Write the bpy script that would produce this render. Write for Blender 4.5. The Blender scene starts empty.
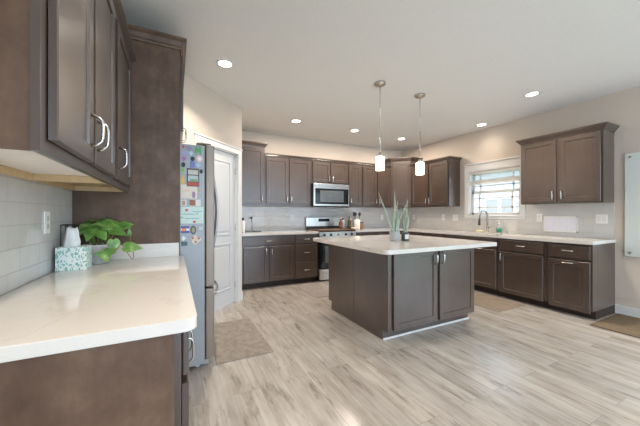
import bpy, bmesh, math, random
from mathutils import Vector, Matrix

random.seed(7)
C = bpy.context.scene.collection
SC = bpy.context.scene
PI = math.pi

# ------------------------------------------------------------------ camera
cam = bpy.data.cameras.new('camera')
cam.sensor_width = 36.0
cam.lens = 36.0 * 285.0 / 640.0
cam.shift_y = 1.0 / 640.0
cam.clip_start = 0.02
cam_o = bpy.data.objects.new('camera', cam)
cam_o.location = (0, 0, 1.23)
cam_o.rotation_euler = (math.radians(90), 0, math.radians(-27))
C.objects.link(cam_o)
SC.camera = cam_o

# ------------------------------------------------------------------ world and exposure
SC.view_settings.view_transform = 'Standard'
SC.view_settings.look = 'None'
SC.view_settings.gamma = 1.0
SC.view_settings.use_curve_mapping = False
SC.view_settings.exposure = 0.0
W = bpy.data.worlds.new('daylight')
SC.world = W
W.use_nodes = True
W.node_tree.nodes['Background'].inputs[0].default_value = (0.64, 0.81, 1.0, 1)
W.node_tree.nodes['Background'].inputs[1].default_value = 5.6
SC.cycles.use_denoising = True
SC.cycles.max_bounces = 10
SC.cycles.diffuse_bounces = 6
SC.cycles.sample_clamp_indirect = 6.0

sun = bpy.data.lights.new('sun', 'SUN'); sun.energy = 4.0; sun.angle = math.radians(1.0); sun.color = (1.0, 0.97, 0.92)
sun_o = bpy.data.objects.new('sun', sun); sun_o.rotation_euler = (0, math.radians(-48), 0); sun_o.location = (-8, 3, 12); C.objects.link(sun_o)

LAMP_WARM = (1.0, 0.86, 0.72)
DOWNLIGHT_W = 15.0
SHADE_GLOW = 7.0

# ------------------------------------------------------------------ materials
MATS = {}
def new_mat(name, rough=0.5, metal=0.0, color=(0.8, 0.8, 0.8), spec=0.5, coat=0.0):
    m = bpy.data.materials.new(name); m.use_nodes = True
    b = m.node_tree.nodes['Principled BSDF']
    b.inputs['Base Color'].default_value = (*color, 1)
    b.inputs['Roughness'].default_value = rough
    b.inputs['Metallic'].default_value = metal
    b.inputs['Specular IOR Level'].default_value = spec
    b.inputs['Coat Weight'].default_value = coat; b.inputs['Coat Roughness'].default_value = 0.28
    MATS[name] = m
    return m, m.node_tree, b
def node(nt, kind, **kw):
    n = nt.nodes.new(kind)
    for k, v in kw.items():
        setattr(n, k, v)
    return n
def noise(nt, scale, stretch=(1, 1, 1), detail=4.0, rough=0.55, coord='Object'):
    tc = node(nt, 'ShaderNodeTexCoord'); mp = node(nt, 'ShaderNodeMapping')
    mp.inputs['Scale'].default_value = stretch
    nt.links.new(tc.outputs[coord], mp.inputs[0])
    n = node(nt, 'ShaderNodeTexNoise')
    n.inputs['Scale'].default_value = scale; n.inputs['Detail'].default_value = detail
    n.inputs['Roughness'].default_value = rough
    nt.links.new(mp.outputs[0], n.inputs['Vector'])
    return n
def ramp(nt, src, stops):
    r = node(nt, 'ShaderNodeValToRGB')
    e = r.color_ramp.elements
    while len(e) < len(stops): e.new(0.5)
    for i, (p, c) in enumerate(stops):
        e[i].position = p; e[i].color = (*c, 1) if len(c) == 3 else c
    nt.links.new(src, r.inputs[0])
    return r
def bump(nt, b, src, strength, dist=0.01):
    n = node(nt, 'ShaderNodeBump')
    n.inputs['Strength'].default_value = strength; n.inputs['Distance'].default_value = dist
    nt.links.new(src, n.inputs['Height']); nt.links.new(n.outputs[0], b.inputs['Normal'])
    return n
def mixc(nt, a, bb, fac, mode='MIX'):
    m = node(nt, 'ShaderNodeMix', data_type='RGBA', blend_type=mode)
    if hasattr(fac, 'links'): nt.links.new(fac, m.inputs[0])
    else: m.inputs[0].default_value = fac
    for s, i in ((a, 6), (bb, 7)):
        if hasattr(s, 'links'): nt.links.new(s, m.inputs[i])
        else: m.inputs[i].default_value = (*s, 1)
    return m.outputs[2]

def plain(name, color, rough=0.5, metal=0.0, spec=0.5, var=0.06, scale=9.0, coat=0.0, bmp=0.0):
    m, nt, b = new_mat(name, rough, metal, color, spec, coat)
    n = noise(nt, scale)
    lo = tuple(max(0, c * (1 - var)) for c in color); hi = tuple(min(1, c * (1 + var)) for c in color)
    r = ramp(nt, n.outputs[0], [(0.3, lo), (0.7, hi)])
    nt.links.new(r.outputs[0], b.inputs['Base Color'])
    if bmp: bump(nt, b, n.outputs[0], bmp, 0.002)
    return m

def wood_mat(name, lo, mid, hi, rough, mott=3.0, coat=0.0):
    m, nt, b = new_mat(name, rough, 0.0, mid, 0.5, coat)
    big = noise(nt, mott, (1, 1, 0.8), 5.0, 0.65)
    fine = noise(nt, 26.0, (1.0, 1.0, 0.06), 3.0, 0.6)
    r = ramp(nt, big.outputs[0], [(0.30, lo), (0.52, mid), (0.74, hi)])
    g = ramp(nt, fine.outputs[0], [(0.3, (0.86, 0.86, 0.86)), (0.7, (1.08, 1.08, 1.08))])
    nt.links.new(mixc(nt, r.outputs[0], g.outputs[0], 0.8, 'MULTIPLY'), b.inputs['Base Color'])
    bump(nt, b, fine.outputs[0], 0.06, 0.002)
    return m
wood_mat('cabinet_wood', (0.050, 0.031, 0.023), (0.068, 0.044, 0.033), (0.088, 0.058, 0.044), 0.34, 3.0, 1.0)
wood_mat('warm_lit_wood', (0.072, 0.036, 0.020), (0.118, 0.066, 0.040), (0.180, 0.110, 0.072), 0.52, 7.0)  # mottled cabinet wood, warm lighting put into its browner colour
wood_mat('maple', (0.50, 0.36, 0.19), (0.60, 0.44, 0.25), (0.68, 0.52, 0.32), 0.5, 2.0)
wood_mat('board_wood', (0.11, 0.062, 0.036), (0.16, 0.092, 0.055), (0.22, 0.13, 0.08), 0.45, 4.0)
wood_mat('spoon_wood', (0.18, 0.085, 0.042), (0.24, 0.12, 0.06), (0.30, 0.16, 0.085), 0.5, 6.0)
plain('toe_dark', (0.035, 0.022, 0.017), 0.6)
plain('wall_paint', (0.60, 0.525, 0.45), 0.85, var=0.015, scale=2.0, spec=0.2)
plain('ceiling_paint', (0.80, 0.80, 0.79), 0.9, var=0.02, scale=60.0, spec=0.15, bmp=0.05)
plain('white_trim', (0.70, 0.70, 0.69), 0.35, var=0.01)
plain('white_door', (0.60, 0.62, 0.64), 0.4, var=0.01)
plain('white_plastic', (0.80, 0.80, 0.78), 0.35, var=0.01)
plain('melamine', (0.86, 0.82, 0.76), 0.45, var=0.02)
plain('nickel', (0.62, 0.60, 0.57), 0.24, 1.0, var=0.02)
plain('brushed_nickel', (0.46, 0.42, 0.37), 0.32, 1.0, var=0.03)
plain('dark_metal', (0.05, 0.05, 0.05), 0.4, 0.6)
plain('black_glass', (0.010, 0.011, 0.012), 0.08, spec=0.3)
plain('oven_window', (0.10, 0.115, 0.125), 0.12, spec=0.6, var=0.1)
plain('black_plastic', (0.02, 0.02, 0.02), 0.45)
plain('fridge_side', (0.30, 0.315, 0.325), 0.42, 0.25, var=0.02)
plain('ceramic_white', (0.76, 0.75, 0.72), 0.25, var=0.02)
plain('pale_grey_pot', (0.50, 0.49, 0.47), 0.5, var=0.2, scale=40.0)
plain('pot_grey', (0.42, 0.44, 0.46), 0.6, var=0.08, scale=30.0)
plain('pot_dark', (0.06, 0.062, 0.06), 0.4)
plain('soil', (0.04, 0.03, 0.022), 0.9, var=0.4, scale=60.0, bmp=0.5)
plain('tissue', (0.82, 0.82, 0.80), 0.9, var=0.02)
plain('paper', (0.78, 0.76, 0.70), 0.8, var=0.02)
plain('amber', (0.20, 0.062, 0.025), 0.15, var=0.2)
plain('oil_dark', (0.035, 0.045, 0.025), 0.12, var=0.2)
plain('cream', (0.74, 0.66, 0.52), 0.5)
plain('sponge', (0.78, 0.72, 0.50), 0.9, var=0.1, scale=80.0)
plain('soap_green', (0.03, 0.30, 0.17), 0.15, var=0.05)
plain('black_rubber', (0.02, 0.02, 0.02), 0.7)
plain('house_siding', (0.40, 0.40, 0.40), 0.8)
plain('house_window', (0.24, 0.235, 0.23), 0.5)
plain('house_roof', (0.22, 0.21, 0.20), 0.9)
plain('lawn', (0.14, 0.22, 0.07), 0.95, var=0.3, scale=6.0)

def steel_mat():
    m, nt, b = new_mat('stainless', 0.28, 1.0, (0.60, 0.59, 0.57))
    n = noise(nt, 60.0, (1, 1, 0.03), 3.0)
    r = ramp(nt, n.outputs[0], [(0.3, (0.54, 0.53, 0.51)), (0.7, (0.66, 0.65, 0.63))])
    nt.links.new(r.outputs[0], b.inputs['Base Color'])
    bump(nt, b, n.outputs[0], 0.03, 0.001)
steel_mat()

plain('warm_reflect_steel', (0.25, 0.195, 0.155), 0.36, 0.35, var=0.03)  # fridge steel; a warm wall's reflection is put into its brown colour
plain('handle_steel', (0.33, 0.33, 0.34), 0.3, 0.9, var=0.03)

def quartz_mat():
    m, nt, b = new_mat('quartz', 0.07, 0.0, (0.74, 0.70, 0.65), 0.5)
    n = noise(nt, 1.6, (1, 1, 1), 6.0, 0.6)
    f = noise(nt, 160.0, (1, 1, 1), 2.0)
    r = ramp(nt, n.outputs[0], [(0.35, (0.65, 0.615, 0.57)), (0.49, (0.68, 0.645, 0.60)), (0.505, (0.64, 0.605, 0.565)), (0.52, (0.69, 0.655, 0.61)), (0.75, (0.705, 0.67, 0.63))])
    g = ramp(nt, f.outputs[0], [(0.25, (0.96, 0.96, 0.96)), (0.7, (1.0, 1.0, 1.0))])
    nt.links.new(mixc(nt, r.outputs[0], g.outputs[0], 1.0, 'MULTIPLY'), b.inputs['Base Color'])
quartz_mat()

def floor_mat():
    m, nt, b = new_mat('floor_planks', 0.30, 0.0, (0.5, 0.45, 0.4), 0.5)
    tc = node(nt, 'ShaderNodeTexCoord')
    sx = node(nt, 'ShaderNodeSeparateXYZ'); nt.links.new(tc.outputs['Object'], sx.inputs[0])
    cx = node(nt, 'ShaderNodeCombineXYZ')
    nt.links.new(sx.outputs[1], cx.inputs[0]); nt.links.new(sx.outputs[0], cx.inputs[1])
    br = node(nt, 'ShaderNodeTexBrick', offset=0.37, offset_frequency=2)
    nt.links.new(cx.outputs[0], br.inputs['Vector'])
    br.inputs['Scale'].default_value = 1.0
    br.inputs['Brick Width'].default_value = 1.22; br.inputs['Row Height'].default_value = 0.18
    br.inputs['Mortar Size'].default_value = 0.0016; br.inputs['Mortar Smooth'].default_value = 0.2
    br.inputs['Color1'].default_value = (0, 0, 0, 1); br.inputs['Color2'].default_value = (1, 1, 1, 1)
    br.inputs['Mortar'].default_value = (0.5, 0.5, 0.5, 1); br.inputs['Bias'].default_value = 0.0
    # each plank shifts its own grain
    off = node(nt, 'ShaderNodeVectorMath', operation='MULTIPLY_ADD')
    nt.links.new(br.outputs['Color'], off.inputs[0]); off.inputs[1].default_value = (7, 11, 5)
    nt.links.new(tc.outputs['Object'], off.inputs[2])
    def gr(scale, st, det, ro):
        mp = node(nt, 'ShaderNodeMapping'); mp.inputs['Scale'].default_value = st
        nt.links.new(off.outputs[0], mp.inputs[0])
        n = node(nt, 'ShaderNodeTexNoise'); n.inputs['Scale'].default_value = scale
        n.inputs['Detail'].default_value = det; n.inputs['Roughness'].default_value = ro
        nt.links.new(mp.outputs[0], n.inputs['Vector']); return n
    a = gr(2.6, (3.2, 0.75, 1), 6, 0.62)
    f = gr(14.0, (3.2, 0.13, 1), 4, 0.65)
    k = gr(3.0, (4.5, 0.8, 1), 5, 0.70)
    base = ramp(nt, a.outputs[0], [(0.30, (0.29, 0.26, 0.228)), (0.50, (0.395, 0.365, 0.33)), (0.72, (0.475, 0.45, 0.415))])
    tone = ramp(nt, br.outputs['Color'], [(0.0, (0.91, 0.91, 0.92)), (1.0, (1.05, 1.045, 1.03))])
    c1 = mixc(nt, base.outputs[0], tone.outputs[0], 1.0, 'MULTIPLY')
    fg = ramp(nt, f.outputs[0], [(0.34, (0.68, 0.66, 0.64)), (0.60, (1.08, 1.08, 1.08))])
    c2 = mixc(nt, c1, fg.outputs[0], 0.45, 'MULTIPLY')
    kk = ramp(nt, k.outputs[0], [(0.55, (1, 1, 1)), (0.68, (0.55, 0.52, 0.50))])
    c3 = mixc(nt, c2, kk.outputs[0], 0.9, 'MULTIPLY')
    sm = node(nt, 'ShaderNodeMath', operation='MULTIPLY'); nt.links.new(br.outputs['Fac'], sm.inputs[0]); sm.inputs[1].default_value = 0.55
    c4 = mixc(nt, c3, (0.20, 0.17, 0.14), sm.outputs[0])
    nt.links.new(c4, b.inputs['Base Color'])
    rr = node(nt, 'ShaderNodeMapRange'); nt.links.new(f.outputs[0], rr.inputs[0])
    rr.inputs[3].default_value = 0.20; rr.inputs[4].default_value = 0.29
    nt.links.new(rr.outputs[0], b.inputs['Roughness'])
    bump(nt, b, f.outputs[0], 0.10, 0.003)
floor_mat()

def tile_mat(name, axis, col, bw=0.20, rh=0.0985):
    m, nt, b = new_mat(name, 0.09, 0.0, col, 0.55)
    tc = node(nt, 'ShaderNodeTexCoord')
    sx = node(nt, 'ShaderNodeSeparateXYZ'); nt.links.new(tc.outputs['Object'], sx.inputs[0])
    cx = node(nt, 'ShaderNodeCombineXYZ')
    nt.links.new(sx.outputs[axis], cx.inputs[0]); nt.links.new(sx.outputs[2], cx.inputs[1])
    br = node(nt, 'ShaderNodeTexBrick', offset=0.5)
    nt.links.new(cx.outputs[0], br.inputs['Vector'])
    br.inputs['Scale'].default_value = 1.0
    br.inputs['Brick Width'].default_value = bw; br.inputs['Row Height'].default_value = rh
    br.inputs['Mortar Size'].default_value = 0.0022; br.inputs['Mortar Smooth'].default_value = 0.3
    br.inputs['Color1'].default_value = (*[c * 0.97 for c in col], 1); br.inputs['Color2'].default_value = (*[c * 1.03 for c in col], 1)
    br.inputs['Mortar'].default_value = (*[c * 0.86 for c in col], 1)
    nt.links.new(br.outputs['Color'], b.inputs['Base Color'])
    n = node(nt, 'ShaderNodeTexNoise'); n.inputs['Scale'].default_value = 11.0; n.inputs['Detail'].default_value = 1.0
    nt.links.new(tc.outputs['Object'], n.inputs['Vector'])
    su = node(nt, 'ShaderNodeMath', operation='SUBTRACT'); nt.links.new(n.outputs[0], su.inputs[0]); nt.links.new(br.outputs['Fac'], su.inputs[1])
    bump(nt, b, su.outputs[0], 0.45, 0.006)
    return m
TILE = (0.595, 0.58, 0.56)
tile_mat('tile_on_y', 1, TILE); tile_mat('tile_on_x', 0, TILE)

def emit_mat(name, col, s):
    m, nt, b = new_mat(name, 0.4, 0.0, (0.8, 0.8, 0.8))
    b.inputs['Emission Color'].default_value = (*col, 1); b.inputs['Emission Strength'].default_value = s
emit_mat('lamp_lens', (1.0, 0.93, 0.82), 14.0)
emit_mat('glowing_glass', (1.0, 0.93, 0.86), SHADE_GLOW)

def glass_mat():
    m, nt, b = new_mat('window_glass', 0.0, 0.0, (1, 1, 1))
    nt.nodes.remove(b)
    t = node(nt, 'ShaderNodeBsdfTransparent'); g = node(nt, 'ShaderNodeBsdfGlossy'); g.inputs['Roughness'].default_value = 0.02
    mx = node(nt, 'ShaderNodeMixShader'); mx.inputs[0].default_value = 0.06
    nt.links.new(t.outputs[0], mx.inputs[1]); nt.links.new(g.outputs[0], mx.inputs[2])
    nt.links.new(mx.outputs[0], nt.nodes['Material Output'].inputs[0])
glass_mat()
plain('board_glass', (0.68, 0.73, 0.69), 0.05, spec=0.6, var=0.01)
def clear_bottle():
    m, nt, b = new_mat('clear_plastic', 0.1, 0.0, (0.75, 0.82, 0.80))
    b.inputs['Transmission Weight'].default_value = 0.6
clear_bottle()

def leaf_mat(name, a, bb, c, rough=0.35, scale=14.0):
    m, nt, b = new_mat(name, rough, 0.0, bb)
    n = noise(nt, scale, (1, 1, 1), 3.0)
    r = ramp(nt, n.outputs[0], [(0.34, a), (0.52, bb), (0.68, c)])
    nt.links.new(r.outputs[0], b.inputs['Base Color'])
    b.inputs['Subsurface Weight'].default_value = 0.0
leaf_mat('pothos_leaf', (0.055, 0.16, 0.025), (0.15, 0.31, 0.065), (0.42, 0.56, 0.22))
leaf_mat('aloe_leaf', (0.28, 0.36, 0.28), (0.38, 0.45, 0.36), (0.48, 0.53, 0.44), 0.5, 30.0)
plain('stem_green', (0.22, 0.33, 0.08), 0.5)
plain('stem_brown', (0.23, 0.14, 0.06), 0.6)

def tissue_pattern():
    m, nt, b = new_mat('leafy_print', 0.6, 0.0, (0.5, 0.7, 0.65))
    v = node(nt, 'ShaderNodeTexVoronoi', feature='DISTANCE_TO_EDGE'); v.inputs['Scale'].default_value = 62.0
    tc = node(nt, 'ShaderNodeTexCoord'); mp = node(nt, 'ShaderNodeMapping'); mp.inputs['Scale'].default_value = (1.0, 1.0, 0.6); mp.inputs['Rotation'].default_value = (0.5, 0.7, 0.3)
    nt.links.new(tc.outputs['Object'], mp.inputs[0])
    dn = node(nt, 'ShaderNodeTexNoise'); dn.inputs['Scale'].default_value = 30.0
    nt.links.new(mp.outputs[0], dn.inputs['Vector'])
    ad = node(nt, 'ShaderNodeVectorMath', operation='MULTIPLY_ADD'); nt.links.new(dn.outputs['Color'], ad.inputs[0]); ad.inputs[1].default_value = (0.035,) * 3
    nt.links.new(mp.outputs[0], ad.inputs[2]); nt.links.new(ad.outputs[0], v.inputs['Vector'])
    r = ramp(nt, v.outputs['Distance'], [(0.10, (0.78, 0.82, 0.78)), (0.20, (0.16, 0.42, 0.38)), (0.45, (0.40, 0.62, 0.56))])
    nt.links.new(r.outputs[0], b.inputs['Base Color'])
tissue_pattern()

def rug_mat(name, a, bb, scale):
    m, nt, b = new_mat(name, 0.95, 0.0, a, 0.1)
    n = noise(nt, scale, (1, 1, 1), 5.0, 0.7); f = noise(nt, 320.0, (1, 1, 1), 2.0)
    r = ramp(nt, n.outputs[0], [(0.35, a), (0.65, bb)])
    nt.links.new(r.outputs[0], b.inputs['Base Color'])
    bump(nt, b, f.outputs[0], 0.6, 0.003)
rug_mat('grey_rug', (0.21, 0.185, 0.162), (0.30, 0.27, 0.24), 14.0)
rug_mat('brown_rug', (0.155, 0.115, 0.075), (0.205, 0.158, 0.108), 30.0)
rug_mat('rug_border', (0.12, 0.088, 0.058), (0.15, 0.11, 0.075), 30.0)
rug_mat('taupe_mat', (0.215, 0.172, 0.132), (0.27, 0.22, 0.172), 8.0)
rug_mat('mauve_mat', (0.26, 0.23, 0.22), (0.32, 0.29, 0.28), 6.0)

def flat(name, col, rough=0.5):
    if name not in MATS: plain(name, col, rough, var=0.03, scale=30.0)
    return MATS[name]

# ------------------------------------------------------------------ mesh builder
class MB:
    def __init__(self): self.bm = bmesh.new(); self.mi = 0
    def face(self, vs, smooth=False):
        try: f = self.bm.faces.new(vs)
        except ValueError: return None
        f.material_index = self.mi; f.smooth = smooth
        return f
    def box(self, x0, x1, y0, y1, z0, z1, bev=0.0, seg=2, M=None):
        vs = [self.bm.verts.new((x, y, z)) for x in (x0, x1) for y in (y0, y1) for z in (z0, z1)]
        idx = [(0, 1, 3, 2), (4, 6, 7, 5), (0, 4, 5, 1), (2, 3, 7, 6), (0, 2, 6, 4), (1, 5, 7, 3)]
        fs = [self.face([vs[i] for i in q]) for q in idx]
        geo = vs
        if bev:
            es = list({e for f in fs for e in f.edges})
            r = bmesh.ops.bevel(self.bm, geom=es, offset=bev, segments=seg, affect='EDGES', profile=0.5)
            for f in r['faces']: f.material_index = self.mi
            geo = list({v for f in r['faces'] for v in f.verts} | {v for v in vs if v.is_valid})
        if M is not None: bmesh.ops.transform(self.bm, matrix=M, verts=[v for v in geo if v.is_valid])
        return self
    def prism(self, poly, z0, z1, bev=0.0, M=None):
        a = [self.bm.verts.new((x, y, z0)) for x, y in poly]; b = [self.bm.verts.new((x, y, z1)) for x, y in poly]
        n = len(poly); fs = [self.face(a[::-1]), self.face(b)]
        for i in range(n): fs.append(self.face([a[i], a[(i + 1) % n], b[(i + 1) % n], b[i]]))
        geo = a + b
        if bev:
            es = list(set(fs[0].edges) | set(fs[1].edges))
            r = bmesh.ops.bevel(self.bm, geom=es, offset=bev, segments=2, affect='EDGES', profile=0.5)
            for f in r['faces']: f.material_index = self.mi
            geo = [v for v in self.bm.verts] if M is None else list({v for f in self.bm.faces for v in f.verts})
        if M is not None: bmesh.ops.transform(self.bm, matrix=M, verts=geo)
        return self
    def tube(self, pts, r, seg=8, flat=(1.0, 1.0), caps=True, up=None):
        pts = [Vector(p) for p in pts]; n = len(pts)
        rs = r if isinstance(r, (list, tuple)) else [r] * n
        rings = []; prev = None
        for i, p in enumerate(pts):
            t = (pts[min(i + 1, n - 1)] - pts[max(i - 1, 0)]).normalized()
            if prev is None:
                u = Vector(up) if up else (Vector((0, 0, 1)) if abs(t.z) < 0.9 else Vector((1, 0, 0)))
            else: u = prev
            s = t.cross(u)
            if s.length < 1e-5: s = t.orthogonal()
            s.normalize(); u = s.cross(t).normalized(); prev = u
            rings.append([self.bm.verts.new(p + s * math.cos(2 * PI * k / seg) * rs[i] * flat[0] + u * math.sin(2 * PI * k / seg) * rs[i] * flat[1]) for k in range(seg)])
        for i in range(n - 1):
            for k in range(seg):
                self.face([rings[i][k], rings[i][(k + 1) % seg], rings[i + 1][(k + 1) % seg], rings[i + 1][k]], True)
        if caps: self.face(rings[0][::-1]); self.face(rings[-1])
        return self
    def lathe(self, prof, c=(0, 0, 0), seg=24, smooth=True, sq=None):
        rings = []
        for r, z in prof:
            ring = []
            for k in range(seg):
                a = 2 * PI * k / seg
                ring.append(self.bm.verts.new((c[0] + r * math.cos(a), c[1] + r * math.sin(a), c[2] + z)))
            rings.append(ring)
        for i in range(len(rings) - 1):
            for k in range(seg):
                self.face([rings[i][k], rings[i][(k + 1) % seg], rings[i + 1][(k + 1) % seg], rings[i + 1][k]], smooth)
        if prof[0][0] > 1e-6: self.face(rings[0][::-1])
        if prof[-1][0] > 1e-6: self.face(rings[-1])
        return self
    def build(self, name, mats, parent=None, loc=(0, 0, 0), rotz=0.0, wn=False):
        bmesh.ops.remove_doubles(self.bm, verts=self.bm.verts, dist=1e-6)
        bmesh.ops.recalc_face_normals(self.bm, faces=self.bm.faces)
        me = bpy.data.meshes.new(name); self.bm.to_mesh(me); self.bm.free()
        for m in (mats if isinstance(mats, (list, tuple)) else [mats]): me.materials.append(MATS[m])
        o = bpy.data.objects.new(name, me); C.objects.link(o)
        o.location = loc; o.rotation_euler = (0, 0, rotz)
        if parent is not None: o.parent = parent
        return o

def tag(o, label=None, cat=None, group=None, kind=None):
    if label: o['label'] = label
    if cat: o['category'] = cat
    if group: o['group'] = group
    if kind: o['kind'] = kind
    return o
def thing(name, label, cat, loc=(0, 0, 0), rotz=0.0, group=None, kind=None):
    o = bpy.data.objects.new(name, None); C.objects.link(o)
    o.empty_display_size = 0.05
    o.location = loc; o.rotation_euler = (0, 0, rotz)
    return tag(o, label, cat, group, kind)
def copy_tree(o, parent=None):
    c = o.copy(); C.objects.link(c)
    if parent is not None: c.parent = parent
    for ch in list(o.children): copy_tree(ch, c)
    return c
def structure(o, label=None, cat=None):
    return tag(o, label, cat, kind='structure')

# ------------------------------------------------------------------ room shell
XL, XR, YB, ZC = -0.61, 4.89, 5.24, 2.74
o = MB().box(-0.9, 5.1, -4.2, 5.4, -0.1, 0.0).build('floor', 'floor_planks')
structure(o, 'pale greyish beige wood-look plank floor', 'floor')
o = MB().box(-0.72, 5.03, -3.8, 5.34, ZC, ZC + 0.1).build('ceiling', 'ceiling_paint')
structure(o, 'flat off-white ceiling with recessed lights', 'ceiling')
o = MB().box(XL - 0.1, XL, -3.6, 3.48, 0, ZC).build('wall_left', 'wall_paint')
structure(o, 'left wall behind the near worktop and fridge', 'wall')
o = MB().box(XL, 0.08, 3.38, 3.48, 0, ZC).build('wall_alcove', 'wall_paint')
structure(o, 'wall closing the fridge alcove', 'wall')
o = MB().box(0.76, XR + 0.1, YB, YB + 0.1, 0, ZC).build('wall_back', 'wall_paint')
structure(o, 'beige back wall behind the range', 'wall')
o = MB().box(0.76, 0.86, 4.16, YB, 0, ZC).build('wall_nook', 'wall_paint')
structure(o, 'short return wall beside the pantry door', 'wall')
# right wall with its window opening
WY0, WY1, WZ0, WZ1 = 2.59, 3.475, 1.205, 2.0
b = MB()
b.box(XR, XR + 0.14, 0.15, WY0, 0, ZC); b.box(XR, XR + 0.14, -2.85, 0.15, 2.1, ZC); b.box(XR, XR + 0.14, -3.6, -2.85, 0, ZC); b.box(XR, XR + 0.14, WY1, YB + 0.1, 0, ZC)
b.box(XR, XR + 0.14, WY0, WY1, 0, WZ0); b.box(XR, XR + 0.14, WY0, WY1, WZ1, ZC)
structure(b.build('wall_right', 'wall_paint'), 'beige right wall with the sink window', 'wall')
b = MB()  # patio door added out of view to bring daylight in from the side
for y in (-2.85, -1.38, 0.09): b.box(XR + 0.03, XR + 0.09, y, y + 0.06, 0.0, 2.1, 0.004)
b.box(XR + 0.03, XR + 0.09, -2.85, 0.15, 2.04, 2.1, 0.004)
d2 = b.build('door_2', 'white_trim'); structure(d2, 'white sliding patio door frame added out of view in the right wall for side daylight', 'door')
b = MB(); b.box(XR + 0.058, XR + 0.062, -2.8, -1.38, 0.02, 2.04); b.box(XR + 0.058, XR + 0.062, -1.32, 0.09, 0.02, 2.04); b.build('pane', 'window_glass', d2)
# angled pantry wall
PW = 1.103; DS0, DS1, DH = 0.246, 0.99, 2.06
b = MB()
b.box(0, DS0, 0, 0.1, 0, ZC); b.box(DS1, PW, 0, 0.1, 0, ZC); b.box(DS0, DS1, 0, 0.1, DH, ZC)
structure(b.build('wall_pantry', 'wall_paint', None, (0.08, 3.38, 0), PI / 4), 'angled pantry wall with a white door', 'wall')

def casing_profile_box(b, x0, x1, z0, z1, t=0.018):
    b.box(x0, x1, -t, 0, z0, z1, 0.004)
# pantry door
d = thing('door_1', 'white two-panel pantry door in the angled wall beside the fridge', 'door', (0.08, 3.38, 0), PI / 4, kind='structure')
b = MB(); cw = 0.085
casing_profile_box(b, DS0 - cw, DS0, 0, DH); casing_profile_box(b, DS1, DS1 + cw, 0, DH); casing_profile_box(b, DS0 - cw, DS1 + cw, DH, DH + cw)
b.box(DS0 - cw - 0.008, DS1 + cw + 0.008, -0.028, 0, DH + cw - 0.018, DH + cw, 0.004)
b.box(DS0 - 0.0, DS0 + 0.012, 0, 0.1, 0, DH); b.box(DS1 - 0.012, DS1, 0, 0.1, 0, DH); b.box(DS0, DS1, 0, 0.1, DH - 0.012, DH)
b.build('door_casing', 'white_trim', d)
def panel_door(b, x0, x1, z0, z1, y0, t, panels):
    b.box(x0, x1, y0, y0 + t, z0, z1, 0.002)
    for (a, c, e, f) in panels:      # raised bead and field of each moulded panel
        for (p, q, r, s) in ((a, c, e, e + 0.018), (a, c, f - 0.018, f), (a, a + 0.018, e, f), (c - 0.018, c, e, f)):
            b.box(p, q, y0 - 0.007, y0, r, s, 0.003)
        b.box(a + 0.05, c - 0.05, y0 - 0.006, y0, e + 0.05, f - 0.05, 0.004)
b = MB(); panel_door(b, DS0 + 0.014, DS1 - 0.014, 0.01, DH - 0.014, 0.03, 0.035, [(DS0 + 0.12, DS1 - 0.12, 0.95, 1.93), (DS0 + 0.12, DS1 - 0.12, 0.22, 0.84)])
b.build('door_panel', 'white_door', d)
b = MB()
for z in (0.25, 1.05, 1.82): b.tube([(DS1 - 0.014, 0.026, z - 0.045), (DS1 - 0.014, 0.026, z + 0.045)], 0.006, 10)
b.build('hinge', 'nickel', d)
b = MB(); b.tube([(DS0 + 0.07, 0.03, 0.95), (DS0 + 0.07, 0.0, 0.95)], 0.012, 12); b.tube([(DS0 + 0.07, 0.0, 0.95), (DS0 + 0.07, -0.012, 0.95), (DS0 + 0.07, -0.03, 0.95)], [0.02, 0.03, 0.018], 14)
b.build('door_knob', 'nickel', d)

# baseboards
o = MB().box(XR - 0.014, XR, 0.15, 1.495, 0, 0.11, 0.004).build('baseboard_right', 'white_trim'); structure(o, 'white baseboard under the glass board', 'baseboard')
o = MB().box(0.862, 0.874, 4.172, 4.62, 0, 0.11, 0.003).build('baseboard_nook', 'white_trim'); structure(o, 'white baseboard beside the pantry door', 'baseboard')
b = MB(); b.box(0.07, DS0 - 0.088, -0.014, 0, 0, 0.11, 0.004); b.box(DS1 + 0.087, PW + 0.01, -0.014, 0, 0, 0.11, 0.004)
o = b.build('baseboard_pantry', 'white_trim', None, (0.08, 3.38, 0), PI / 4); structure(o, 'white baseboard along the angled pantry wall', 'baseboard')

# tile backsplashes (part of the walls)
o = MB().box(XL, XL + 0.009, 0.93, 2.41, 0.915, 1.40).build('trim_1', 'tile_on_y'); structure(o, 'glossy pale tile backsplash on the left wall', 'backsplash')
o = MB().box(0.86, XR, YB - 0.009, YB, 0.915, 1.385).build('trim_2', 'tile_on_x'); structure(o, 'glossy pale tile backsplash behind the range', 'backsplash')
b = MB(); ty = XR - 0.009
b.box(ty, XR, 1.50, 2.535, 0.915, 1.385); b.box(ty, XR, 2.535, 3.53, 0.915, 1.165); b.box(ty, XR, 3.53, YB - 0.009, 0.915, 1.385)
structure(b.build('trim_3', 'tile_on_y'), 'glossy pale tile backsplash along the right wall', 'backsplash')

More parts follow.
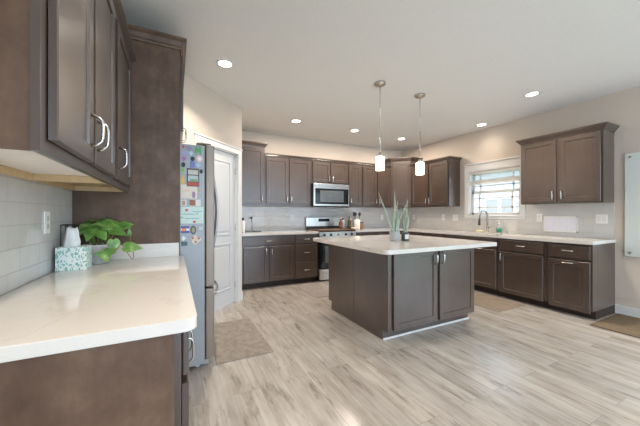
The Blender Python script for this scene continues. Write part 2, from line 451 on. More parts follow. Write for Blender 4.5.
# window: local x runs along -Y, local y into the wall
win = thing('window_1', 'white-framed double-hung window over the sink', 'window', (XR, WY1, 0), -PI / 2, kind='structure')
ww = WY1 - WY0
b = MB(); cs = 0.08
b.box(-cs, 0, -0.02, -0.0005, WZ0, WZ1, 0.004); b.box(ww, ww + cs, -0.02, -0.0005, WZ0, WZ1, 0.004)
b.box(-cs, ww + cs, -0.02, -0.0005, WZ1, WZ1 + 0.13, 0.004); b.box(-cs - 0.012, ww + cs + 0.012, -0.034, -0.0005, WZ1 + 0.13, WZ1 + 0.152, 0.004)
b.box(-cs, ww + cs, -0.02, -0.0005, WZ0 - 0.06, WZ0 - 0.018, 0.004); b.box(-cs - 0.01, ww + cs + 0.01, -0.03, 0.05, WZ0 - 0.018, WZ0, 0.004)
b.build('window_casing', 'white_trim', win)
b = MB(); jd = 0.10
b.box(0, 0.012, 0, 0.14, WZ0, WZ1); b.box(ww - 0.012, ww, 0, 0.14, WZ0, WZ1); b.box(0, ww, 0, 0.14, WZ1 - 0.012, WZ1); b.box(0, ww, 0.05, 0.14, WZ0 - 0.01, WZ0 + 0.004)
b.build('window_frame', 'white_trim', win)
zm = 1.625
def sash(y, z0, z1, name):
    b = MB(); x0, x1 = 0.014, ww - 0.014; t = 0.03
    b.box(x0, x0 + 0.045, y, y + t, z0, z1, 0.003); b.box(x1 - 0.045, x1, y, y + t, z0, z1, 0.003)
    b.box(x0, x1, y, y + t, z0, z0 + 0.045, 0.003); b.box(x0, x1, y, y + t, z1 - 0.045, z1, 0.003)
    s = b.build(name, 'white_trim', win)
    b = MB(); yy = y + 0.009; g = 0.013
    for gx in (x0 + 0.045 + 0.10, x1 - 0.045 - 0.10): b.box(gx - g, gx + g, yy, yy + 0.012, z0 + 0.045, z1 - 0.045)
    for gz in (z0 + 0.045 + 0.09, z1 - 0.045 - 0.09): b.box(x0 + 0.045, x1 - 0.045, yy, yy + 0.012, gz - g * 0.8, gz + g * 0.8)
    b.build('muntins', 'white_trim', s)
    b = MB(); b.box(x0 + 0.04, x1 - 0.04, y + 0.013, y + 0.017, z0 + 0.04, z1 - 0.04); b.build('pane', 'window_glass', s)
sash(0.062, WZ0 + 0.006, zm + 0.022, 'lower_sash'); sash(0.098, zm - 0.022, WZ1 - 0.014, 'upper_sash')

bl = thing('window_blind', 'white slatted blind drawn most of the way up in the sink window', 'blind', (XR, WY1, 0), -PI / 2)
b = MB(); b.box(0.016, ww - 0.016, 0.006, 0.05, WZ1 - 0.05, WZ1 - 0.013, 0.004); b.build('headrail', 'white_plastic', bl)
b = MB()
for k in range(3):
    z = WZ1 - 0.085 - 0.036 * k
    b.box(0.018, ww - 0.018, 0.006, 0.05, z - 0.0012, z + 0.0012)
b.build('slats', 'white_plastic', bl)
b = MB()
for k in range(9): b.box(0.018, ww - 0.018, 0.006, 0.05, 1.786 + 0.0052 * k, 1.7895 + 0.0052 * k)
b.box(0.018, ww - 0.018, 0.004, 0.052, 1.762, 1.785, 0.004)
b.build('bottom_rail', 'white_plastic', bl)
for x in (0.12, ww - 0.12): MB().tube([(x, 0.028, 1.78), (x, 0.028, WZ1 - 0.03)], 0.0012, 6).build('cord', 'white_plastic', bl)

# outside
o = MB().box(5.6, 40, -20, 40, -0.4, -0.3).build('ground_outside', 'lawn'); structure(o, 'lawn outside the sink window', 'ground')
h = thing('neighbour_house', 'pale sided house seen through the sink window', 'house', (12.0, 6.5, -0.3), 0)
b = MB(); b.box(0, 6, -7, 8, 0, 3.4)
for k in range(17): b.box(-0.012, 0, -7, 8, 0.2 * k, 0.2 * k + 0.185)
b.build('house_wall', 'house_siding', h)
for (y0, y1) in ((0.05, 0.55), (0.68, 1.18), (2.6, 3.0)):
    b = MB(); b.box(-0.05, -0.013, y0, y1, 1.50, 2.15); f = b.build('house_window', 'house_window', h)
    b = MB()
    b.box(-0.07, -0.013, y0 - 0.06, y0, 1.42, 2.23); b.box(-0.07, -0.013, y1, y1 + 0.06, 1.42, 2.23); b.box(-0.07, -0.013, y0, y1, 2.15, 2.23); b.box(-0.07, -0.013, y0, y1, 1.42, 1.50)
    b.build('house_window_trim', 'white_trim', f)
b = MB(); b.prism([(-0.5, 3.4), (6.5, 3.4), (3, 5.0)], -8.5, 7.5, M=Matrix.Rotation(PI / 2, 4, 'X')); b.build('house_roof', 'house_roof', h)

# ------------------------------------------------------------------ cabinet parts
DT = 0.02
def shaker(parent, x0, x1, z0, z1, mat='cabinet_wood', st=0.057, y=-0.003):
    w, hh = x1 - x0, z1 - z0; st = min(st, w * 0.3)
    b = MB(); bm = b.bm
    def ring(i, yy): return [bm.verts.new(p) for p in ((i, yy, i), (w - i, yy, i), (w - i, yy, hh - i), (i, yy, hh - i))]
    rs = [ring(0, 0), ring(0, -DT + 0.003), ring(0.003, -DT), ring(st, -DT), ring(st + 0.0015, -DT + 0.004), ring(st + 0.0035, -DT + 0.0085)]
    for a, c in zip(rs, rs[1:]):
        for k in range(4): b.face([a[k], a[(k + 1) % 4], c[(k + 1) % 4], c[k]])
    b.face(rs[-1]); b.face(rs[0][::-1])
    return b.build('door', mat, parent, (x0, y, z0))
def drawer_front(parent, x0, x1, z0, z1, mat='cabinet_wood', y=-0.003):
    b = MB(); b.box(0, x1 - x0, -DT, 0, 0, z1 - z0, 0.004)
    return b.build('drawer', mat, parent, (x0, y, z0))
def handle(parent, x, z, vertical=True, L=0.122, out=0.034):
    """arched nickel pull, x and z in its door's own frame"""
    pts = []
    for i in range(13):
        t = i / 12 * 2 - 1
        s = 1 - abs(t) ** 7
        pts.append((t * L / 2, -DT - out * (0.0 + s * 0.9 + 0.1 * (1 - t * t)) if abs(t) < 1 else -DT + 0.001))
    pts[0] = (-L / 2, -DT + 0.001); pts[-1] = (L / 2, -DT + 0.001)
    P = [((x, d, z + a) if vertical else (x + a, d, z)) for a, d in pts]
    r = [0.0078] + [0.0064] * 11 + [0.0078]
    return MB().tube(P, r, 8, (1.25, 0.8) if vertical else (1.0, 1.0)).build('handle', 'nickel', parent)
def crown(parent, w, d, z, left=True, right=True, o=0.05, hgt=0.075, yf=0.0, mat='cabinet_wood', dl=None, dr=None):
    prof = [(0.0, 0.0), (0.010, 0.0), (0.013, 0.014), (0.022, 0.022), (o - 0.014, hgt - 0.028), (o - 0.004, hgt - 0.018), (o, hgt - 0.016), (o, hgt), (0.0, hgt)]
    b = MB(); rows = []
    dl = d if dl is None else dl; dr = d if dr is None else dr
    for po, pz in prof:
        row = []
        if left: row += [(-po, dl, z + pz), (-po, yf - po, z + pz)]
        else: row += [(0, yf - po, z + pz)]
        if right: row += [(w + po, yf - po, z + pz), (w + po, dr, z + pz)]
        else: row += [(w, yf - po, z + pz)]
        rows.append([b.bm.verts.new(p) for p in row])
    n = len(rows[0])
    for a, c in zip(rows, rows[1:]):
        for k in range(n - 1): b.face([a[k], a[k + 1], c[k + 1], c[k]])
    b.face([r[0] for r in rows]); b.face([r[-1] for r in rows][::-1])
    return b.build('crown_moulding', mat, parent)

def base_body(parent, w, d=0.605, hgt=0.8745, toe=0.10, td=0.075, mat='cabinet_wood', lpanel=None, rpanel=None):
    b = MB()
    b.box(0, w, 0, d, toe, hgt)
    b.mi = 1; b.box(0.0, w, td, d, 0.001, toe)
    return b.build('body', [mat, 'toe_dark'], parent)
def sink_body(parent, w, d, hgt):
    b = MB(); b.box(0, w, 0, d, 0.10, hgt); b.box(0, w, 0, 0.02, hgt, 0.8745); b.box(0, 0.016, 0.02, d, hgt, 0.8745); b.box(w - 0.016, w, 0.02, d, hgt, 0.8745)
    b.mi = 1; b.box(0.0, w, 0.075, d, 0.001, 0.10)
    return b.build('body', ['cabinet_wood', 'toe_dark'], parent)
def base_cabinet(label, w, loc, rot, fronts, d=0.605, group=None, toe=0.10, hgt=0.8745):
    t = thing('base_cabinet', label, 'cabinet', loc, rot, group)
    base_body(t, w, d, toe=toe, hgt=hgt) if hgt > 0.8 else sink_body(t, w, d, hgt)
    add_fronts(t, fronts)
    return t
def add_fronts(t, fronts):
    for f in fronts:
        kind, x0, x1, z0, z1, hs = f
        o = shaker(t, x0, x1, z0, z1) if kind == 'door' else drawer_front(t, x0, x1, z0, z1)
        for (m, hx, hz) in hs: handle(o, hx - x0, hz - z0, m == 'v')
def wall_cabinet(label, w, z0, z1, loc, rot, doors, d=0.305, cr=None, group=None):
    t = thing('wall_cabinet', label, 'cabinet', (loc[0], loc[1], z0), rot, group)
    b = MB(); b.box(0, w, 0, d, 0.0, z1 - z0); b.build('body', 'cabinet_wood', t)
    add_fronts(t, [('door', x0, x1, a - z0, c - z0, [(m, hx, hz - z0) for m, hx, hz in hs]) for (x0, x1, a, c, hs) in doors])
    if cr is not None: crown(t, w, d, z1 - z0, **cr)
    return t

UB, UT = 1.370, 2.25     # underside and top of the wall cabinets
DB, DTOP = 1.412, 2.235   # their doors
# ---- back wall, local = world, face frame at Y 4.93
FY = 4.93
wall_cabinet('tall end wall cabinet with raised crown beside the pantry wall', 0.555, UB, 2.40, (0.862, FY, 0), 0,
             [(0.035, 0.53, DB, 2.375, [('v', 0.495, 1.50)])], cr=dict(left=False, right=True, dr=0.305))
wall_cabinet('two-door wall cabinet left of the microwave', 0.905, UB, UT, (1.419, FY, 0), 0,
             [(0.020, 0.432, DB, DTOP, [('v', 0.402, 1.495)]), (0.457, 0.870, DB, DTOP, [('v', 0.487, 1.495)])], cr=dict(left=False, right=False, o=0.035, hgt=0.055))
wall_cabinet('short two-door wall cabinet above the microwave', 0.818, 1.816, UT, (2.326, FY, 0), 0,
             [(0.022, 0.402, 1.845, DTOP, [('v', 0.372, 1.915)]), (0.420, 0.800, 1.845, DTOP, [('v', 0.450, 1.915)])], cr=dict(left=False, right=False, o=0.035, hgt=0.055))
wall_cabinet('narrow single-door wall cabinet right of the microwave', 0.345, UB, UT, (3.146, FY, 0), 0,
             [(0.025, 0.318, DB, DTOP, [('v', 0.055, 1.495)])], cr=dict(left=False, right=False, o=0.035, hgt=0.055))
wall_cabinet('two-door wall cabinet next to the corner cabinet on the back wall', 0.785, UB, UT, (3.493, FY, 0), 0,
             [(0.022, 0.385, DB, DTOP, [('v', 0.355, 1.495)]), (0.408, 0.765, DB, DTOP, [('v', 0.438, 1.495)])], cr=dict(left=False, right=False, o=0.035, hgt=0.055))
# diagonal corner cabinet
cc = thing('corner_wall_cabinet', 'taller diagonal corner wall cabinet with raised crown', 'cabinet', (4.28, FY, UB), 0)
dx = 0.30
def diag_poly(off): return [(0, 0), (dx, -dx), (0.605, -dx), (0.605, 0.305), (0, 0.305)]
b = MB(); b.prism(diag_poly(0), 0, 1.02); b.build('body', 'cabinet_wood', cc)
dl = math.hypot(dx, dx)
dd = shaker(cc, 0, 0.345, 0.034, 1.0); dd.location = (0.0 + 0.04 * 0.7071, 0 - 0.04 * 0.7071, 0.034); dd.rotation_euler = (0, 0, -PI / 4)
handle(dd, 0.31, 0.09)
b = MB()
prof = [(0.0, 0.0), (0.013, 0.014), (0.036, 0.047), (0.05, 0.059), (0.05, 0.075), (0.0, 0.075)]
rows = []
for po, pz in prof:
    q = po * math.tan(PI / 8)
    rows.append([b.bm.verts.new(p) for p in ((-po, 0.30, 1.02 + pz), (-po, -q, 1.02 + pz), (dx - q, -dx - po, 1.02 + pz), (0.605, -dx - po, 1.02 + pz))])
for a, c in zip(rows, rows[1:]):
    for k in range(3): b.face([a[k], a[k + 1], c[k + 1], c[k]])
b.face([r[0] for r in rows]); b.face([r[-1] for r in rows][::-1]); b.face(rows[-1] + [b.bm.verts.new((0.605, 0.30, 1.095))])
b.build('crown_moulding', 'cabinet_wood', cc)

# ---- right wall, local x -> -Y, face frame at X 4.585
FX = 4.585
R90 = -PI / 2
wall_cabinet('two-door wall cabinet between the corner cabinet and the window', 0.963, UB, UT, (FX, 4.625, 0), R90,
             [(0.03, 0.475, DB, DTOP, [('v', 0.445, 1.495)]), (0.498, 0.94, DB, DTOP, [('v', 0.528, 1.495)])], d=0.303, cr=dict(left=False, right=True, o=0.045, hgt=0.06))
wall_cabinet('two-door wall cabinet right of the window with deep crown', 0.915, UB, UT, (FX, 2.417, 0), R90,
             [(0.008, 0.440, DB - 0.02, DTOP, [('v', 0.410, 1.485)]), (0.478, 0.895, DB - 0.02, DTOP, [('v', 0.510, 1.485)])], d=0.303, cr=dict(left=True, right=True, o=0.05, hgt=0.07))

# ---- base cabinets, back wall (face at Y 4.63)
BY = 4.63
base_cabinet('two-door base cabinet with wide drawer left of the range', 0.985, (0.862, BY, 0), 0,
             [('drawer', 0.10, 0.965, 0.715, 0.858, [('h', 0.53, 0.785)]),
              ('door', 0.12, 0.515, 0.115, 0.690, [('v', 0.485, 0.605)]), ('door', 0.55, 0.962, 0.115, 0.690, [('v', 0.580, 0.605)])])
base_cabinet('three-drawer base cabinet next to the range', 0.468, (1.849, BY, 0), 0,
             [('drawer', 0.028, 0.442, 0.715, 0.858, [('h', 0.235, 0.787)]), ('drawer', 0.028, 0.442, 0.408, 0.690, [('h', 0.235, 0.55)]),
              ('drawer', 0.028, 0.442, 0.100, 0.388, [('h', 0.235, 0.245)])])
base_cabinet('base cabinet right of the range beside the corner', 1.09, (3.128, BY, 0), 0,
             [('drawer', 0.03, 0.52, 0.715, 0.858, [('h', 0.275, 0.785)]), ('drawer', 0.55, 1.05, 0.715, 0.858, [('h', 0.80, 0.785)]),
              ('door', 0.03, 0.52, 0.115, 0.690, [('v', 0.485, 0.605)]), ('door', 0.55, 1.05, 0.115, 0.690, [('v', 0.585, 0.605)])])
# ---- base cabinets, right wall (face at X 4.28)
BX = 4.28
base_cabinet('drawer-over-door base cabinet between sink and back corner', 1.108, (BX, 4.625, 0), R90,
             [('drawer', 0.06, 0.58, 0.715, 0.858, [('h', 0.33, 0.785)]), ('drawer', 0.625, 1.09, 0.715, 0.858, [('h', 0.87, 0.785)]),
              ('door', 0.06, 0.58, 0.115, 0.690, [('v', 0.54, 0.605)]), ('door', 0.625, 1.09, 0.115, 0.690, [('v', 0.66, 0.605)])])
base_cabinet('two-door sink base cabinet with false drawer front under the window', 0.945, (BX, 3.515, 0), R90,
             [('drawer', 0.025, 0.922, 0.715, 0.858, []), ('door', 0.025, 0.455, 0.105, 0.690, [('v', 0.425, 0.605)]), ('door', 0.490, 0.922, 0.105, 0.690, [('v', 0.52, 0.605)])], hgt=0.68)
base_cabinet('drawer-over-door base cabinet between sink base and end cabinet', 0.615, (BX, 2.568, 0), R90,
             [('drawer', 0.025, 0.585, 0.705, 0.850, [('h', 0.315, 0.785)]), ('door', 0.025, 0.585, 0.09, 0.682, [('v', 0.055, 0.60)])])
base_cabinet('end base cabinet with pull-out front closest to the glass board', 0.456, (BX, 1.951, 0), R90,
             [('drawer', 0.028, 0.438, 0.695, 0.846, [('h', 0.23, 0.785)]), ('door', 0.028, 0.438, 0.075, 0.665, [('h', 0.23, 0.640)])])

# ---- worktops
CT0, CT1 = 0.876, 0.914
def rounded(poly_r, seg=6):
    """polygon with (x, y, r) corners, counter-clockwise"""
    out = []; n = len(poly_r)
    for i, (x, y, r) in enumerate(poly_r):
        if r == 0: out.append((x, y)); continue
        p = Vector((x, y)); a = Vector(poly_r[i - 1][:2]); c = Vector(poly_r[(i + 1) % n][:2])
        u = (a - p).normalized(); v = (c - p).normalized()
        ce = p + (u + v) * r
        a0 = p + u * r; a1 = p + v * r
        t0 = math.atan2(a0.y - ce.y, a0.x - ce.x); t1 = math.atan2(a1.y - ce.y, a1.x - ce.x)
        dt = (t1 - t0 + PI) % (2 * PI) - PI
        for k in range(seg + 1):
            t = t0 + dt * k / seg; out.append((ce.x + r * math.cos(t), ce.y + r * math.sin(t)))
    return out
o = MB().prism([(0.863, 4.595), (2.317, 4.595), (2.317, 5.229), (0.863, 5.229)], CT0, CT1, 0.003).build('worktop', 'quartz')
tag(o, 'pale quartz worktop left of the range', 'worktop')
# L-shaped worktop with the sink cut-out
SX0, SX1, SY0, SY1 = 4.34, 4.72, 2.72, 3.40
b = MB(); xs = [3.123, 4.245, SX0, SX1, 4.879]; ys = [1.483, SY0, SY1, 4.595, 5.229]
solid = {(i, j) for i in range(4) for j in range(4) if (i > 0 or j == 3) and (i, j) != (2, 1)}
def quad(*ps): b.face([b.bm.verts.new(p) for p in ps])
for i, j in solid:
    x0, x1, y0, y1 = xs[i], xs[i + 1], ys[j], ys[j + 1]
    for z in (CT0, CT1): quad((x0, y0, z), (x1, y0, z), (x1, y1, z), (x0, y1, z))
    for (di, dj, p, q) in ((-1, 0, (x0, y0), (x0, y1)), (1, 0, (x1, y0), (x1, y1)), (0, -1, (x0, y0), (x1, y0)), (0, 1, (x0, y1), (x1, y1))):
        if (i + di, j + dj) not in solid: quad((*p, CT0), (*q, CT0), (*q, CT1), (*p, CT1))
o = b.build('worktop', 'quartz'); tag(o, 'pale quartz L-shaped worktop running under the window', 'worktop')
sk = thing('sink', 'stainless undermount sink below the window', 'sink', (0, 0, 0))
b = MB(); e = 0.012
b.box(SX0 - e, SX1 + e, SY0 - e, SY1 + e, 0.69, 0.70); b.box(SX0 - e, SX0, SY0, SY1, 0.70, 0.8745); b.box(SX1, SX1 + e, SY0, SY1, 0.70, 0.8745)
b.box(SX0 - e, SX1 + e, SY0 - e, SY0, 0.70, 0.8745); b.box(SX0 - e, SX1 + e, SY1, SY1 + e, 0.70, 0.8745)
b.build('basin', 'stainless', sk)
MB().lathe([(0.0, 0.004), (0.03, 0.004), (0.042, 0.0), (0.042, -0.002)], (4.53, 3.06, 0.7005), 20).build('drain', 'nickel', sk)

# ------------------------------------------------------------------ island
isl = thing('kitchen_island', 'dark-stained kitchen island cabinet with two doors facing the camera', 'island', (1.81, 2.125, 0))
IW, ID = 1.268, 1.175
b = MB(); b.box(0.019, IW - 0.019, 0, ID, 0.10, 0.8745); b.mi = 1; b.box(0.019, IW - 0.019, 0.075, ID - 0.075, 0.001, 0.10)
b.build('body', ['cabinet_wood', 'cabinet_wood'], isl)
for (xa, xb) in ((0, 0.0185), (IW - 0.0185, IW)):
    for (ya, yb, n0) in ((0, ID / 2 - 0.0025, True), (ID / 2 + 0.0025, ID, False)):
        b = MB(); b.box(xa, xb, ya, yb, 0.10, 0.8745)
        if n0: b.box(xa, xb, ya + 0.075, yb, 0.001, 0.10)
        else: b.box(xa, xb, ya, yb - 0.075, 0.001, 0.10)
        b.build('side_panel', 'cabinet_wood', isl)
MB().box(0.0, IW, 0.063, 0.0745, 0.0, 0.018, 0.003).build('shoe_moulding', 'white_trim', isl)
dA = shaker(isl, 0.053, 0.642, 0.112, 0.862); handle(dA, 0.589 - 0.032, 0.655)
dB = shaker(isl, 0.680, 1.240, 0.112, 0.862); handle(dB, 0.032, 0.655)
for x0, x1, hx in ((0.05, 0.615, 0.532), (0.653, 1.218, 0.033)):
    q = shaker(isl, 0, x1 - x0, 0.112, 0.862); q.location = (x1, ID + 0.0005, 0.112); q.rotation_euler = (0, 0, PI); handle(q, hx, 0.655)
o = MB().prism(rounded([(1.615, 1.925, 0.06), (3.205, 1.925, 0.03), (3.205, 3.42, 0.03), (1.615, 3.42, 0.06)]), CT0, CT1, 0.004).build('island_worktop', 'quartz')
tag(o, 'large pale quartz slab on top of the island', 'worktop')

# ------------------------------------------------------------------ left run
L90 = PI / 2
lc = thing('base_cabinet', 'near base cabinet with mottled brown end panel under the left worktop', 'cabinet', (0.018, 0.975, 0), L90)
lw = 1.440
b = MB(); b.box(0.0, lw, 0, 0.61, 0.10, 0.8745); b.mi = 1; b.box(0, lw, 0.075, 0.61, 0.001, 0.10)
b.build('body', ['cabinet_wood', 'toe_dark'], lc)
MB().box(-0.012, -0.0005, 0.019, 0.612, 0.001, 0.8745).build('end_panel', 'warm_lit_wood', lc)
add_fronts(lc, [('drawer', 0.03, 0.46, 0.715, 0.858, []), ('drawer', 0.50, 0.93, 0.715, 0.858, [('h', 0.715, 0.787)]), ('drawer', 0.97, 1.41, 0.715, 0.858, [('h', 0.19 + 1.0, 0.787)]),
                ('door', 0.03, 0.46, 0.115, 0.690, [('v', 0.42, 0.625)]), ('door', 0.50, 0.93, 0.115, 0.690, [('v', 0.53, 0.625)]), ('door', 0.97, 1.41, 0.115, 0.690, [('v', 1.37, 0.625)])])
o = MB().prism(rounded([(XL + 0.011, 0.945, 0), (0.062, 0.945, 0.03), (0.062, 2.418, 0), (XL + 0.011, 2.418, 0)]), CT0, CT1, 0.004).build('worktop', 'quartz')
tag(o, 'pale quartz worktop along the left wall holding the tissue box', 'worktop')
o = MB().box(XL + 0.011, 0.028, 2.398, 2.4185, CT1, CT1 + 0.10, 0.002).build('backsplash_slab', 'quartz')
tag(o, 'low pale quartz upstand standing against the brown fridge panel', 'backsplash')

# left wall cabinets (face frame X -0.283, doors in front)
def left_upper(label, y0, y1, doors, under, first=False):
    z0, z1 = 1.385, 2.288; w = y1 - y0; D = 0.312
    t = thing('wall_cabinet', label, 'cabinet', (-0.293, y0, z0), L90)
    b = MB(); H_ = z1 - z0
    b.box(0, w, 0, 0.019, 0, H_); b.box(0.0, 0.016, 0.0195, D, 0.032, H_) if not first else None
    b.box(w - 0.016, w, 0.0195, D, 0.032, H_); b.box(0.016, w - 0.016, 0.0195, D, H_ - 0.016, H_); b.box(0.016, w - 0.016, D - 0.01, D, 0.05, H_ - 0.016)
    b.build('body', 'cabinet_wood', t)
    if first: MB().box(0.004, 0.016, 0.0195, D, 0, H_).build('side_panel', 'warm_lit_wood', t)
    MB().box(w - 0.016, w, 0.0195, D, 0, 0.0315).build('side_rail', 'maple', t)
    if not first: MB().box(0, 0.016, 0.0195, D, 0, 0.0315).build('side_rail', 'maple', t)
    MB().box(0.0165, w - 0.0165, 0.0195, D - 0.011, 0.032, 0.046).build('bottom_panel', under, t)
    MB().box(0.0165, w - 0.0165, D - 0.022, D - 0.0105, 0.0, 0.0315).build('hanging_rail', 'maple', t)
    for (a, c, hx) in doors:
        q = shaker(t, a, c, 0.036, H_ - 0.016)
        handle(q, hx - a, 0.115, L=0.115)
    crown(t, w, D, H_, left=first, right=False, o=0.045, hgt=0.055)
    return t
left_upper('double-door wall cabinet overhead at the near end of the left worktop', 0.93, 1.795, [(0.04, 0.405, 0.376), (0.435, 0.838, 0.465)], 'melamine', True)
left_upper('single-door wall cabinet overhead against the brown fridge panel', 1.797, 2.416, [(0.055, 0.575, 0.087)], 'maple')

# fridge enclosure
fe = thing('fridge_cabinet', 'tall brown fridge surround with over-fridge cupboard and dark crown', 'cabinet', (0.036, 2.42, 0), L90)
fw = 0.955
MB().box(0, 0.020, 0.0, 0.643, 0.001, 2.475).build('side_panel', 'warm_lit_wood', fe)
MB().box(fw - 0.02, fw, 0.0, 0.643, 1.84, 2.475).build('side_panel', 'warm_lit_wood', fe)
MB().box(0.0205, fw - 0.0205, 0.0, 0.643, 1.84, 2.475).build('body', 'cabinet_wood', fe)
add_fronts(fe, [('door', 0.03, 0.465, 1.87, 2.45, [('v', 0.43, 1.95)]), ('door', 0.49, 0.925, 1.87, 2.45, [('v', 0.525, 1.95)])])
crown(fe, fw, 0.643, 2.475, left=True, right=False, o=0.045, hgt=0.08, mat='warm_lit_wood')

# ------------------------------------------------------------------ fridge (faces +X)
fr = thing('refrigerator', 'stainless french-door refrigerator with magnets on its grey side', 'refrigerator', (0.213, 2.447, 0), L90)
RW = 0.905
b = MB(); b.box(0, RW, 0.0, 0.77, 0.03, 1.775, 0.004); b.build('body', 'fridge_side', fr)
b = MB()
for x in (0.06, RW - 0.06): 
    for y in (0.05, 0.72): b.tube([(x, y, 0.0), (x, y, 0.03)], 0.018, 12)
b.build('foot', 'white_plastic', fr)
def fridge_door(x0, x1, z0, z1):
    b = MB(); b.box(x0, x1, -0.074, -0.006, z0, z1, 0.010, 3)
    return b.build('door', 'warm_reflect_steel', fr)
fd1 = fridge_door(0.0, RW / 2 - 0.002, 0.645, 1.785); fd2 = fridge_door(RW / 2 + 0.002, RW, 0.645, 1.785)
fd3 = fridge_door(0.0, RW, 0.07, 0.632); fd3.name = 'freezer_drawer'
def bow(p0, p1, out, parent, r=0.011):
    p0 = Vector(p0); p1 = Vector(p1); P = []
    P.append(p0 + Vector((0, 0.03, 0)))
    for i in range(13):
        t = i / 12; P.append(p0.lerp(p1, t) + Vector((0, -out * math.sin(PI * t), 0)))
    P.append(p1 + Vector((0, 0.03, 0)))
    return MB().tube(P, r, 10).build('handle', 'handle_steel', parent)
bow((RW / 2 - 0.04, -0.097, 0.84), (RW / 2 - 0.04, -0.097, 1.66), 0.05, fd1); bow((RW / 2 + 0.04, -0.097, 0.84), (RW / 2 + 0.04, -0.097, 1.66), 0.05, fd2)
bow((0.09, -0.092, 0.565), (RW - 0.09, -0.092, 0.565), 0.05, fd3)
for x in (0.01, RW - 0.075): MB().box(x, x + 0.065, -0.05, 0.06, 1.7865, 1.800, 0.005).build('hinge_cover', 'warm_reflect_steel', fr)
b = MB(); b.box(0.0, RW, -0.03, 0.0, 0.03, 0.066, 0.002); b.build('kick_grille', 'fridge_side', fr)

# magnets and papers on the fridge side (its plane is Y 2.447, they stand 2-6 mm proud)
MY = 2.4468
def magnet(name, label, cat, x0, x1, z0, z1, col, shape='box', t=0.004, group=None):
    w, hh = x1 - x0, z1 - z0; cx, cz = (x0 + x1) / 2, (z0 + z1) / 2
    mn = 'print_' + '_'.join('%02d' % int(c * 100) for c in col); flat(mn, col)
    b = MB()
    RX = Matrix.Rotation(PI / 2, 4, 'X')      # prism xy -> world xz, extruded towards -Y
    if shape == 'box': b.box(-w / 2, w / 2, -t, 0, -hh / 2, hh / 2, min(0.0015, t * 0.3))
    else:
        if shape == 'round': pl = [(w / 2 * math.cos(2 * PI * k / 24), hh / 2 * math.sin(2 * PI * k / 24)) for k in range(24)]
        elif shape == 'star': pl = [((w / 2) * (1 if k % 2 == 0 else 0.5) * math.cos(PI / 2 + PI * k / 5), (hh / 2) * (1 if k % 2 == 0 else 0.5) * math.sin(PI / 2 + PI * k / 5)) for k in range(10)]
        elif shape == 'blob': pl = [(w / 2 * (0.82 + 0.18 * math.sin(3 * 2 * PI * k / 30 + 1)) * math.cos(2 * PI * k / 30), hh / 2 * (0.82 + 0.18 * math.cos(4 * 2 * PI * k / 30)) * math.sin(2 * PI * k / 30)) for k in range(30)]
        elif shape == 'letter_m': pl = [(-w / 2, -hh / 2), (-w / 4, -hh / 2), (-w / 4, 0), (0, -hh / 3), (w / 4, 0), (w / 4, -hh / 2), (w / 2, -hh / 2), (w / 2, hh / 2), (w / 4, hh / 2), (0, hh * 0.1), (-w / 4, hh / 2), (-w / 2, hh / 2)]
        elif shape == 'bottle': pl = [(-w / 2, -hh / 2), (w / 2, -hh / 2), (w / 2, hh * 0.15), (w / 5, hh * 0.28), (w / 5, hh / 2), (-w / 5, hh / 2), (-w / 5, hh * 0.28), (-w / 2, hh * 0.15)]
        b.prism(pl, 0, t, M=RX)
    o = b.build(name, mn, None, (cx, MY, cz))
    return tag(o, label, cat, group)
G = 'magnets on the refrigerator side'
def mark(parent, name, x0, x1, z0, z1, col, t, shape='box'):
    mn = 'print_' + '_'.join('%02d' % int(c * 100) for c in col); flat(mn, col)
    b = MB()
    if shape == 'round':
        w, hh = x1 - x0, z1 - z0
        b.prism([((x0 + x1) / 2 + w / 2 * math.cos(2 * PI * k / 18), (z0 + z1) / 2 + hh / 2 * math.sin(2 * PI * k / 18)) for k in range(18)], t, t + 0.0008, M=Matrix.Rotation(PI / 2, 4, 'X'))
    else: b.box(x0, x1, -t - 0.0008, -t, z0, z1)
    return b.build(name, mn, parent)
magnet('star_magnet', 'red star magnet at the top edge of the refrigerator side', 'magnet', 0.045, 0.072, 1.735, 1.768, (0.55, 0.05, 0.10), 'star', group=G)
magnet('butterfly_magnet', 'grey-purple butterfly-shaped magnet high on the refrigerator side', 'magnet', 0.071, 0.127, 1.722, 1.766, (0.26, 0.24, 0.36), 'blob', group=G)
magnet('letter_magnet', 'green letter-shaped magnet near the refrigerator top', 'magnet', 0.142, 0.186, 1.703, 1.765, (0.08, 0.36, 0.10), 'letter_m', group=G)
magnet('strip_magnet', 'lilac strip magnet high on the refrigerator side', 'magnet', 0.043, 0.093, 1.688, 1.718, (0.34, 0.31, 0.50), 'box', group=G)
magnet('cloud_magnet', 'pale blue cloud-shaped magnet beside the lilac strip', 'magnet', 0.097, 0.129, 1.686, 1.722, (0.46, 0.55, 0.66), 'blob', group=G)
magnet('flower_magnet', 'magenta flower-shaped magnet under the lilac strip', 'magnet', 0.043, 0.083, 1.639, 1.680, (0.34, 0.12, 0.34), 'blob', group=G)
o = magnet('round_magnet', 'round pink and white magnet under the green letter magnet', 'magnet', 0.150, 0.198, 1.638, 1.694, (0.74, 0.48, 0.48), 'round', group=G)
mark(o, 'centre', -0.012, 0.012, -0.015, 0.015, (0.80, 0.74, 0.70), 0.004, 'round')
o = magnet('clip_magnet', 'black magnetic clip holding the blue card', 'magnet', 0.110, 0.139, 1.645, 1.680, (0.02, 0.02, 0.025), 'round', 0.010, group=G)
magnet('card', 'small blue card held by a black magnetic clip', 'card', 0.106, 0.142, 1.594, 1.644, (0.16, 0.19, 0.46), 'box', 0.002)
magnet('fish_magnet', 'pale blue rounded magnet under the pink round magnet', 'magnet', 0.144, 0.187, 1.596, 1.635, (0.36, 0.47, 0.58), 'blob', group=G)
magnet('clip_magnet', 'black round magnet at the left edge above a green frog magnet', 'magnet', 0.045, 0.073, 1.592, 1.630, (0.02, 0.02, 0.025), 'round', 0.010, group=G)
